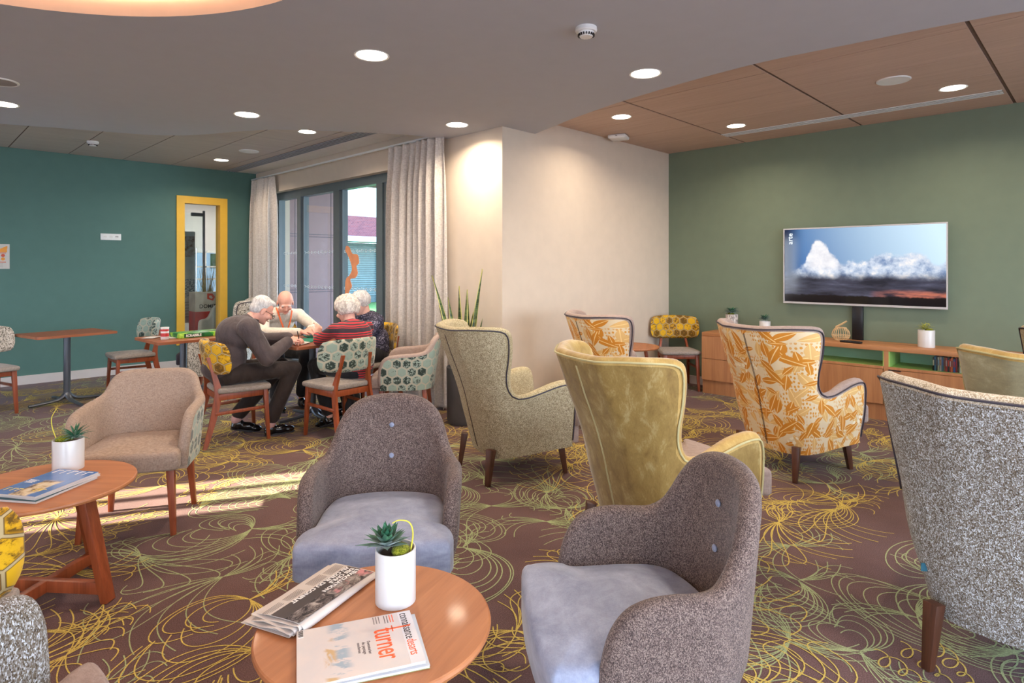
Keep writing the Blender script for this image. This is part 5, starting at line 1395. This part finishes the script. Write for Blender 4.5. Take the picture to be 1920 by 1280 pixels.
# things on the card table
for i, (x, y, a, w, h) in enumerate(((2.70, 5.42, .25, .34, .26), (3.02, 5.66, -.2, .30, .22))):
    m = MB(); m.box((0, 0, .003), (w, h, .006), bev=.001); o = m.build('card_mat', plain('green_baize', S(20, 120, 92), .8) if i == 0 else bpy.data.materials['green_baize'], None); o.location = (x, y, .751); o.rotation_euler = (0, 0, a)
    tag(o, ['green card mat in front of the man in the dark shirt', 'green card mat on the far side of the card table'][i], 'card mat', 'card mats')
for i, (x, y, a) in enumerate(((2.56, 5.27, .5), (2.60, 5.34, .1))):
    m = MB(); m.box((0, 0, 0), (.15, .21, .001)); o = m.build('score_sheet', M['paper'], None); o.location = (x, y, .7585+.0012*i); o.rotation_euler = (0, 0, a)
    tag(o, ['white score sheet under the hands of the man in the dark shirt', 'upper white score sheet partly covering the other one'][i], 'score sheet', 'score sheets')
# ------------------------------------------------------------------ people
M['skin'] = plain('skin', S(226, 166, 146), .5, vary=.025, sc_=30)
M['skin2'] = plain('pale_skin', S(232, 180, 160), .5, vary=.02, sc_=30)
def hairmat(name, a, b):
    t = NT(name); n = t.noise(t.map(t.co(), (60, 60, 30)), 1, 4, .6, .8); t.bump(n, .35, .004); return t.done(t.ramp(n, [(.35, a), (.65, b)]), .8)
M['hairwhite'] = hairmat('white_hair', S(176, 170, 168), S(222, 218, 216))
M['haircurl'] = hairmat('grey_curly_hair', S(168, 156, 146), S(236, 226, 216))
def cloth(name, a, b, scale=14, bump=.5, rough=.85):
    t = NT(name); n = t.noise(t.map(t.co(), (1, 1, .55)), scale, 4, .55, 1.2); t.bump(n, bump, .02); return t.done(t.ramp(n, [(.3, a), (.7, b)]), rough, sheen=.15)
M['shirtdark'] = cloth('dark_grey_brown_shirt_cloth', S(66, 56, 58), S(88, 76, 76), 9, .9)
M['trousers'] = cloth('dark_brown_trouser_cloth', S(38, 28, 26), S(54, 42, 38), 9, .8)
M['blacktrousers'] = cloth('black_trouser_cloth', S(22, 22, 26), S(36, 34, 38), 9, .7)
M['cream'] = cloth('cream_knit', S(212, 200, 184), S(232, 222, 208), 16, .5)
t = NT('red_striped_knit'); q = t.sep(t.co()); zz = t.math('ADD', q[2], t.math('MULTIPLY_ADD', t.noise(t.co(), 5, 2), .03, -.015))
w1 = t.math('FRACT', t.math('MULTIPLY', zz, 46)); st = t.math('LESS_THAN', w1, .42)
big = t.math('LESS_THAN', t.math('FRACT', t.math('MULTIPLY', t.math('ADD', zz, .045), 6.5)), .26)
c = t.mix(st, S(74, 52, 54), S(206, 48, 56)); c = t.mix(t.math('MULTIPLY', big, t.math('LESS_THAN', w1, 2)), c, S(52, 38, 48)); M['stripes'] = t.done(c, .9, sheen=.2)
t = NT('navy_patterned_blouse'); n = t.noise(t.co(), 42, 3, .6, 1.5); M['blouse'] = t.done(t.ramp(n, [(.48, S(34, 32, 52)), (.56, S(70, 66, 92)), (.64, S(170, 166, 186))]), .7)
M['sock'] = plain('pink_beige_sock', S(206, 160, 154), .9)
M['lip'] = plain('lip_skin', S(190, 108, 100), .5)
M['eyewhite'] = plain('eye_white', S(190, 170, 160), .3)

def emat(m, Mx, c, r, u=16, v=12):
    q = bmesh.ops.create_uvsphere(m.bm, u_segments=u, v_segments=v, radius=1.0)['verts']
    bmesh.ops.transform(m.bm, matrix=Mx @ Matrix.Translation(c) @ Matrix.Diagonal((r[0], r[1], r[2], 1)), verts=q)
def frame_from(c, fwd, up=(0, 0, 1)):
    f = Vector(fwd).normalized(); r = f.cross(Vector(up)).normalized(); u = r.cross(f)
    return Matrix(((r.x, f.x, u.x, c[0]), (r.y, f.y, u.y, c[1]), (r.z, f.z, u.z, c[2]), (0, 0, 0, 1)))
def hand(m, wrist, d, palm, side, curl=.5, k=1.0):
    """palm plus five separate jointed fingers; palm = palm normal, side = +1/-1 gives the thumb side"""
    F = frame_from(wrist, d, palm)                 # x across, y along the fingers, z palm normal (up vector given)
    def P3(x, y, z): return F @ Vector((x*k, y*k, z*k))
    emat(m, F, (0, .045*k, 0), (.040*k, .050*k, .015*k)); emat(m, F, (0, .022*k, 0), (.030*k, .034*k, .019*k))
    for i, (x, L, sp) in enumerate(((-.030, .066, -.10), (-.010, .078, -.03), (.011, .074, .04), (.031, .058, .12))):
        x_ = x*side*-1; a = 0.0; p = P3(x_, .082, 0); yy, z, xx = .082, 0, x_
        c = curl*(.85+.1*i)
        for j, seg in enumerate((.45, .32, .23)):
            a += c*(.75 if j == 0 else .9); l = L*seg
            y2 = yy+l*math.cos(a); z2 = z-l*math.sin(a); x2 = xx+sp*-side*l
            r0 = (.0092, .0084, .0076)[j]*k; m.cap(P3(xx, yy, z), P3(x2, y2, z2), r0, r0*.93, 8); yy, z, xx = y2, z2, x2
    s = -side*-1
    m.cap(P3(.028*s*1, .022, -.002), P3(.048*s, .050, -.012), .013*k, .0105*k, 8); m.cap(P3(.048*s, .050, -.012), P3(.050*s, .078, -.020), .0102*k, .0085*k, 8)
def build_person(name, label, loc, heading, J, look, top, bottom, skin, hair, shoes, top_extra=None, foot=None, scale=1.0, belly=1.0, sleeve=1.0, female=False, sockm=None):
    t = thing(name, label, 'person', (loc[0], loc[1], 0), rad(heading-90), 'four people playing cards')
    V = {k: Vector(v) for k, v in J.items() if isinstance(v, tuple)}
    H = frame_from(V['head'], look)
    # ---- body: one continuous skin
    m = MB()
    emat(m, H, (0, -.014, .034), (.074, .092, .082)); emat(m, H, (0, .020, -.020), (.060, .070, .078)); emat(m, H, (0, .036, -.072), (.040, .040, .032)); emat(m, H, (0, .060, -.088), (.022, .020, .018))
    emat(m, H, (0, .086, -.012), (.010, .016, .024)); emat(m, H, (0, .098, -.026), (.0145, .013, .012)); emat(m, H, (0, .074, .018), (.046, .018, .012))
    for s in (-1, 1):
        emat(m, H, (s*.076, -.006, -.012), (.008, .019, .031)); emat(m, H, (s*.040, .062, -.030), (.022, .022, .020))
    nk = V['neck']; m.cap(H @ Vector((0, -.022, -.05)), nk, .052, .055, 16)
    for a, b, r0, r1 in (('neck', 'chest', .055, .09), ('chest', 'waist', .10, .10), ('waist', 'pelvis', .10, .11), ('shR', 'shL', .036, .036), ('shR', 'elR', .036, .034), ('shL', 'elL', .036, .034), ('elR', 'wrR', .038, .026), ('elL', 'wrL', .038, .026),
                         ('hipR', 'knR', .075, .052), ('hipL', 'knL', .075, .052), ('knR', 'anR', .050, .036), ('knL', 'anL', .050, .036)): m.cap(V[a], V[b], r0, r1, 14)
    for s in 'RL':
        toe = V['toe'+s]; an = V['an'+s]; m.cap(an, Vector((an.x, an.y, max(.05, an.z-.06))), .032, .026, 10)
        hand(m, V['wr'+s], V['hd'+s]-V['wr'+s], Vector(J.get('pn'+s, (0, 0, 1))), 1 if s == 'R' else -1, J.get('curl', .45))
    organic(m, 'body', skin, t, voxel=.0052, smooth=3)
    # eyes, lips
    for s in (-1, 1):
        m = MB(); emat(m, H, (s*.030, .0765, -.002), (.0100, .005, .0036)); e = m.build('eye', M['eyewhite'], t)
        m = MB(); emat(m, H, (s*.030, .0795, -.003), (.0058, .003, .0034)); m.build('iris', M['ink'], e)
        m = MB(); emat(m, H, (s*.031, .086, .020), (.018, .006, .0035)); m.build('eyebrow', hair, t)
    m = MB(); emat(m, H, (0, .0885, -.058), (.021, .006, .0045)); m.build('lips', M['lip'], t)
    # ---- top
    m = MB(); up = (V['chest']-V['waist']).normalized(); C = frame_from(V['chest'], Vector((0, 1, 0)) if abs(up.y) < .9 else Vector((0, 0, 1)), up)
    fw = C.to_3x3() @ Vector((0, 1, 0))
    emat(m, C, (0, 0, .0), (.178, .122*belly, .15)); W = frame_from(V['waist'], fw, (V['chest']-V['pelvis'])); emat(m, W, (0, .012, 0), (.165, .135*belly, .15))
    emat(m, W, (0, .0, -.09), (.172, .138*belly, .12))
    for s in 'RL':
        m.cap(V['neck']*.6+V['chest']*.4, V['sh'+s], .085, .062*sleeve, 14)
        m.cap(V['sh'+s], V['el'+s], .064*sleeve, .054*sleeve, 14); w = V['el'+s].lerp(V['wr'+s], J.get('cuff', .93)); m.cap(V['el'+s], w, .053*sleeve, .040*sleeve, 14)
    m.cap(V['pelvis'], V['waist'], .145, .15, 16); m.cap(V['neck']*.85+V['chest']*.15, V['chest'], .070, .135, 16)
    UB = frame_from(V['neck']*.5+V['chest']*.5, fw, up); emat(m, UB, (0, -.02, 0), (.165, .088, .085))
    for s in 'RL': emat(m, Matrix.Translation(V['sh'+s]), (0, 0, 0), (.070*sleeve, .072*sleeve, .070*sleeve))
    o = organic(m, top_extra or 'shirt', top, t, voxel=.010, smooth=5)
    m = MB(); cv = [];
    nd = ((H @ Vector((0, -.025, -.05)))-nk).normalized(); NF = frame_from(nk-nd*.004, fw if abs(nd.dot(fw)) < .9 else Vector((0, 0, 1)), nd)
    for k in range(20): a = 2*PI*k/20; cv.append(NF @ Vector((.063*math.cos(a), .066*math.sin(a), -.012*math.sin(a))))
    m.tube(cv, .012, 8, closed=True); m.build('collar', J.get('collar', top), t)
    # ---- trousers
    m = MB(); emat(m, Matrix.Translation(V['pelvis']), (0, 0, -.03), (.175, .135, .10)); 
    for s in 'RL':
        hem = V['kn'+s].lerp(V['an'+s], .93); m.cap(V['hip'+s], V['kn'+s], .088, .070, 16); m.cap(V['kn'+s], hem, .069, J.get('hemr', .060), 16)
    organic(m, 'trousers', bottom, t, voxel=.011, smooth=5)
    # ---- shoes and socks
    for s in 'RL':
        an, toe = V['an'+s], V['toe'+s]; d = (toe-an); d.z = 0; d.normalize(); tilt = J.get('tilt'+s, 0.0)
        heel = Vector((an.x, an.y, 0))-d*.045; F = Matrix.Translation((heel.x, heel.y, J.get('lift'+s, 0.0))) @ frame_from((0, 0, 0), d).to_3x3().to_4x4() @ Matrix.Rotation(-tilt, 4, 'X')
        m = MB(); emat(m, F, (0, .05, .050), (.038, .055, .050)); emat(m, F, (0, .13, .042), (.043, .07, .040)); emat(m, F, (0, .195, .034), (.044, .058, .030)); emat(m, F, (0, .04, .03), (.037, .048, .03))
        sh = organic(m, 'shoe', shoes, t, voxel=.006, smooth=9)
        m = MB(); pts = [(.034*math.cos(a)*(1.0 if math.sin(a) > -.2 else .9), .125+.128*math.sin(a)) for a in [2*PI*k/28 for k in range(28)]]; vs = m.prism(pts, 0, .014); bmesh.ops.transform(m.bm, matrix=F, verts=vs); m.build('sole', M['rubber'], sh)
        if sockm:
            m = MB(); m.cap(V['kn'+s].lerp(an, .80), Vector((an.x, an.y, max(.07, an.z-.03))), .047, .044, 14); m.build('sock', sockm, t, smooth=60)
    return t, H, V
def curls(m, H, seed, n=190, rad_=.100, size=.024, low=-.6):
    r = random.Random(seed)
    for k in range(n):
        z = 1-(k+.5)/n*(1-low); a = k*2.39996; q = math.sqrt(max(0, 1-z*z)); x, y = q*math.cos(a), q*math.sin(a)
        if y > .50 and z < .62: continue
        if z < -.1 and y > .15: continue
        emat(m, H, (x*rad_*.93, -.016+y*rad_*1.08, .030+z*rad_*1.0), (size*r.uniform(.8, 1.15),)*3, 8, 6)
    emat(m, H, (0, -.022, .03), (.084, .092, .088))
# 1. man in the dark shirt, writing
J = dict(pelvis=(0, -.09, .57), waist=(0, -.11, .70), chest=(0, -.02, .885), neck=(0, .095, 1.0), head=(0, .20, 1.07), shR=(.19, .035, .94), shL=(-.19, .05, .94), elR=(.25, .165, .69), elL=(-.22, .26, .785),
         wrR=(.15, .375, .805), hdR=(.09, .46, .812), wrL=(-.03, .445, .815), hdL=(.03, .53, .80), hipR=(.10, -.06, .56), hipL=(-.10, -.06, .56), knR=(.14, .42, .565), knL=(-.12, .40, .56), anR=(.09, .24, .13), anL=(-.17, .03, .15), toeR=(.09, .43, .03), toeL=(-.12, .21, .03),
         liftL=.035, tiltL=.20, hemr=.066, collar=None, curl=.75)
J['collar'] = M['shirtdark']
tA, HA, VA = build_person('person', 'person with white hair and glasses in a dark grey shirt, writing at the card table', (2.05, 5.28), -7, J, (.05, .86, -.52), M['shirtdark'], M['trousers'], M['skin'], M['hairwhite'], M['blackleather'], belly=1.28, sleeve=1.3, sockm=M['sock'])
m = MB(); emat(m, HA, (0, -.030, .048), (.082, .088, .080)); emat(m, HA, (0, -.055, -.0), (.074, .056, .060)); emat(m, HA, (0, .03, .086), (.055, .05, .030)); organic(m, 'hair', M['hairwhite'], tA, voxel=.007, smooth=2)
m = MB()
for s in (-1, 1): m.tube([HA @ Vector(p) for p in ((s*.078, -.005, .004), (s*.073, .06, .004), (s*.060, .102, .0))], .0022, 6); m.tube([HA @ Vector((s*.033+.024*math.cos(a), .104, -.006+.018*math.sin(a))) for a in [2*PI*k/16 for k in range(16)]], .0020, 6, closed=True)
m.tube([HA @ Vector((-.010, .105, -.002)), HA @ Vector((.010, .105, -.002))], .002, 6); m.build('glasses', M['black'], tA)
m = MB(); m.box((.19, -.14, .62), (.045, .012, .018), rz=.5); m.build('hem_label', M['plastic'], tA)
pn = thing('pen', 'dark pen held upright by the writing man in the dark shirt', 'pen', (2.52, 5.135, .795), 0)
m = MB(); m.tube([(0, 0, 0), (.012, .02, .02), (-.012, .0, .085)], [.0015, .004, .0042], 8); m.build('barrel', M['ink'], pn)
# 2. man in the cream jumper, facing the viewer
J = dict(pelvis=(0, -.05, .57), waist=(0, -.06, .71), chest=(.0, .05, .88), neck=(.0, .19, .99), head=(.035, .315, 1.085), shR=(.19, .13, .935), shL=(-.19, .13, .935), elR=(.27, .36, .80), elL=(-.27, .38, .80),
         wrR=(.02, .66, .81), hdR=(-.07, .74, .81), wrL=(-.09, .62, .83), hdL=(-.03, .71, .83), hipR=(.10, -.03, .56), hipL=(-.10, -.03, .56), knR=(.15, .40, .56), knL=(-.15, .40, .56), anR=(.13, .30, .12), anL=(-.13, .33, .12), toeR=(.13, .46, .03), toeL=(-.13, .49, .03), curl=.55)
J['collar'] = M['cream']
tB, HB, VB = build_person('person', 'bald person in a cream jumper with orange lanyard, facing the viewer across the table', (2.86, 6.34), -92, J, (.25, .80, -.55), M['cream'], M['blacktrousers'], M['skin'], M['hairwhite'], M['blackleather'], 'jumper', belly=1.0)
m = MB(); emat(m, HB, (0, -.050, -.002), (.084, .066, .056)); organic(m, 'hair', M['hairwhite'], tB, voxel=.007, smooth=2)
org = plain('orange_ribbon', S(244, 116, 60), .6)
m = MB()
n0 = VB['neck']
for s in (-1, 1): m.tube([n0+Vector((s*.055, -.05, .035)), n0+Vector((s*.075, .035, .0)), n0+Vector((s*.050, .055, -.10)), n0+Vector((s*.012, .060, -.21))], .0085, 8, flat=.35)
m.build('lanyard', org, tB)
# 3. woman in the striped jumper, seen from behind
J = dict(pelvis=(0, -.06, .565), waist=(0, -.075, .69), chest=(0, -.045, .835), neck=(.0, .02, .945), head=(.0, .075, 1.055), shR=(.165, -.005, .895), shL=(-.165, .01, .895), elR=(.225, .13, .775), elL=(-.215, .18, .80),
         wrR=(.09, .30, .815), hdR=(.0, .34, .83), wrL=(-.175, .27, .83), hdL=(-.14, .30, .90), pnL=(0, -1, .2), hipR=(.09, -.04, .555), hipL=(-.09, -.04, .555), knR=(.12, .36, .55), knL=(-.14, .36, .55), anR=(.07, .12, .14), anL=(-.12, .16, .14), toeR=(.08, .29, .03), toeL=(-.12, .33, .03),
         liftR=.05, tiltR=.35, liftL=.05, tiltL=.35, hemr=.062, curl=.6)
J['collar'] = plain('red_knit_edge', S(206, 52, 50), .9)
tC, HC, VC = build_person('person', 'person with curly grey hair in a red and black striped jumper, back to the viewer', (2.87, 4.84), 94, J, (-.12, .95, -.25), M['stripes'], M['blacktrousers'], M['skin2'], M['haircurl'], M['blackleather'], 'jumper', sleeve=.92)
m = MB(); curls(m, HC, 5); organic(m, 'hair', M['haircurl'], tC, voxel=.007, smooth=1)
# 4. woman in the patterned blouse on the window side
J = dict(pelvis=(0, -.05, .565), waist=(0, -.06, .69), chest=(0, -.0, .85), neck=(.0, .06, .96), head=(.0, .12, 1.075), shR=(.17, .03, .905), shL=(-.17, .03, .905), elR=(.22, .17, .79), elL=(-.22, .17, .79),
         wrR=(.12, .38, .81), hdR=(.05, .45, .80), wrL=(-.10, .38, .81), hdL=(-.02, .46, .80), hipR=(.09, -.04, .555), hipL=(-.09, -.04, .555), knR=(.12, .38, .55), knL=(-.12, .38, .55), anR=(.10, .22, .12), anL=(-.12, .26, .12), toeR=(.10, .38, .03), toeL=(-.12, .42, .03), curl=.5)
J['collar'] = M['blouse']
tD, HD, VD = build_person('person', 'person with short white hair in a navy patterned blouse on the window side', (3.47, 5.48), 182, J, (.15, .90, -.38), M['blouse'], M['blacktrousers'], M['skin2'], M['hairwhite'], M['blackleather'], 'blouse')
m = MB(); curls(m, HD, 9, n=150, rad_=.088, size=.020); organic(m, 'hair', M['hairwhite'], tD, voxel=.007, smooth=1)
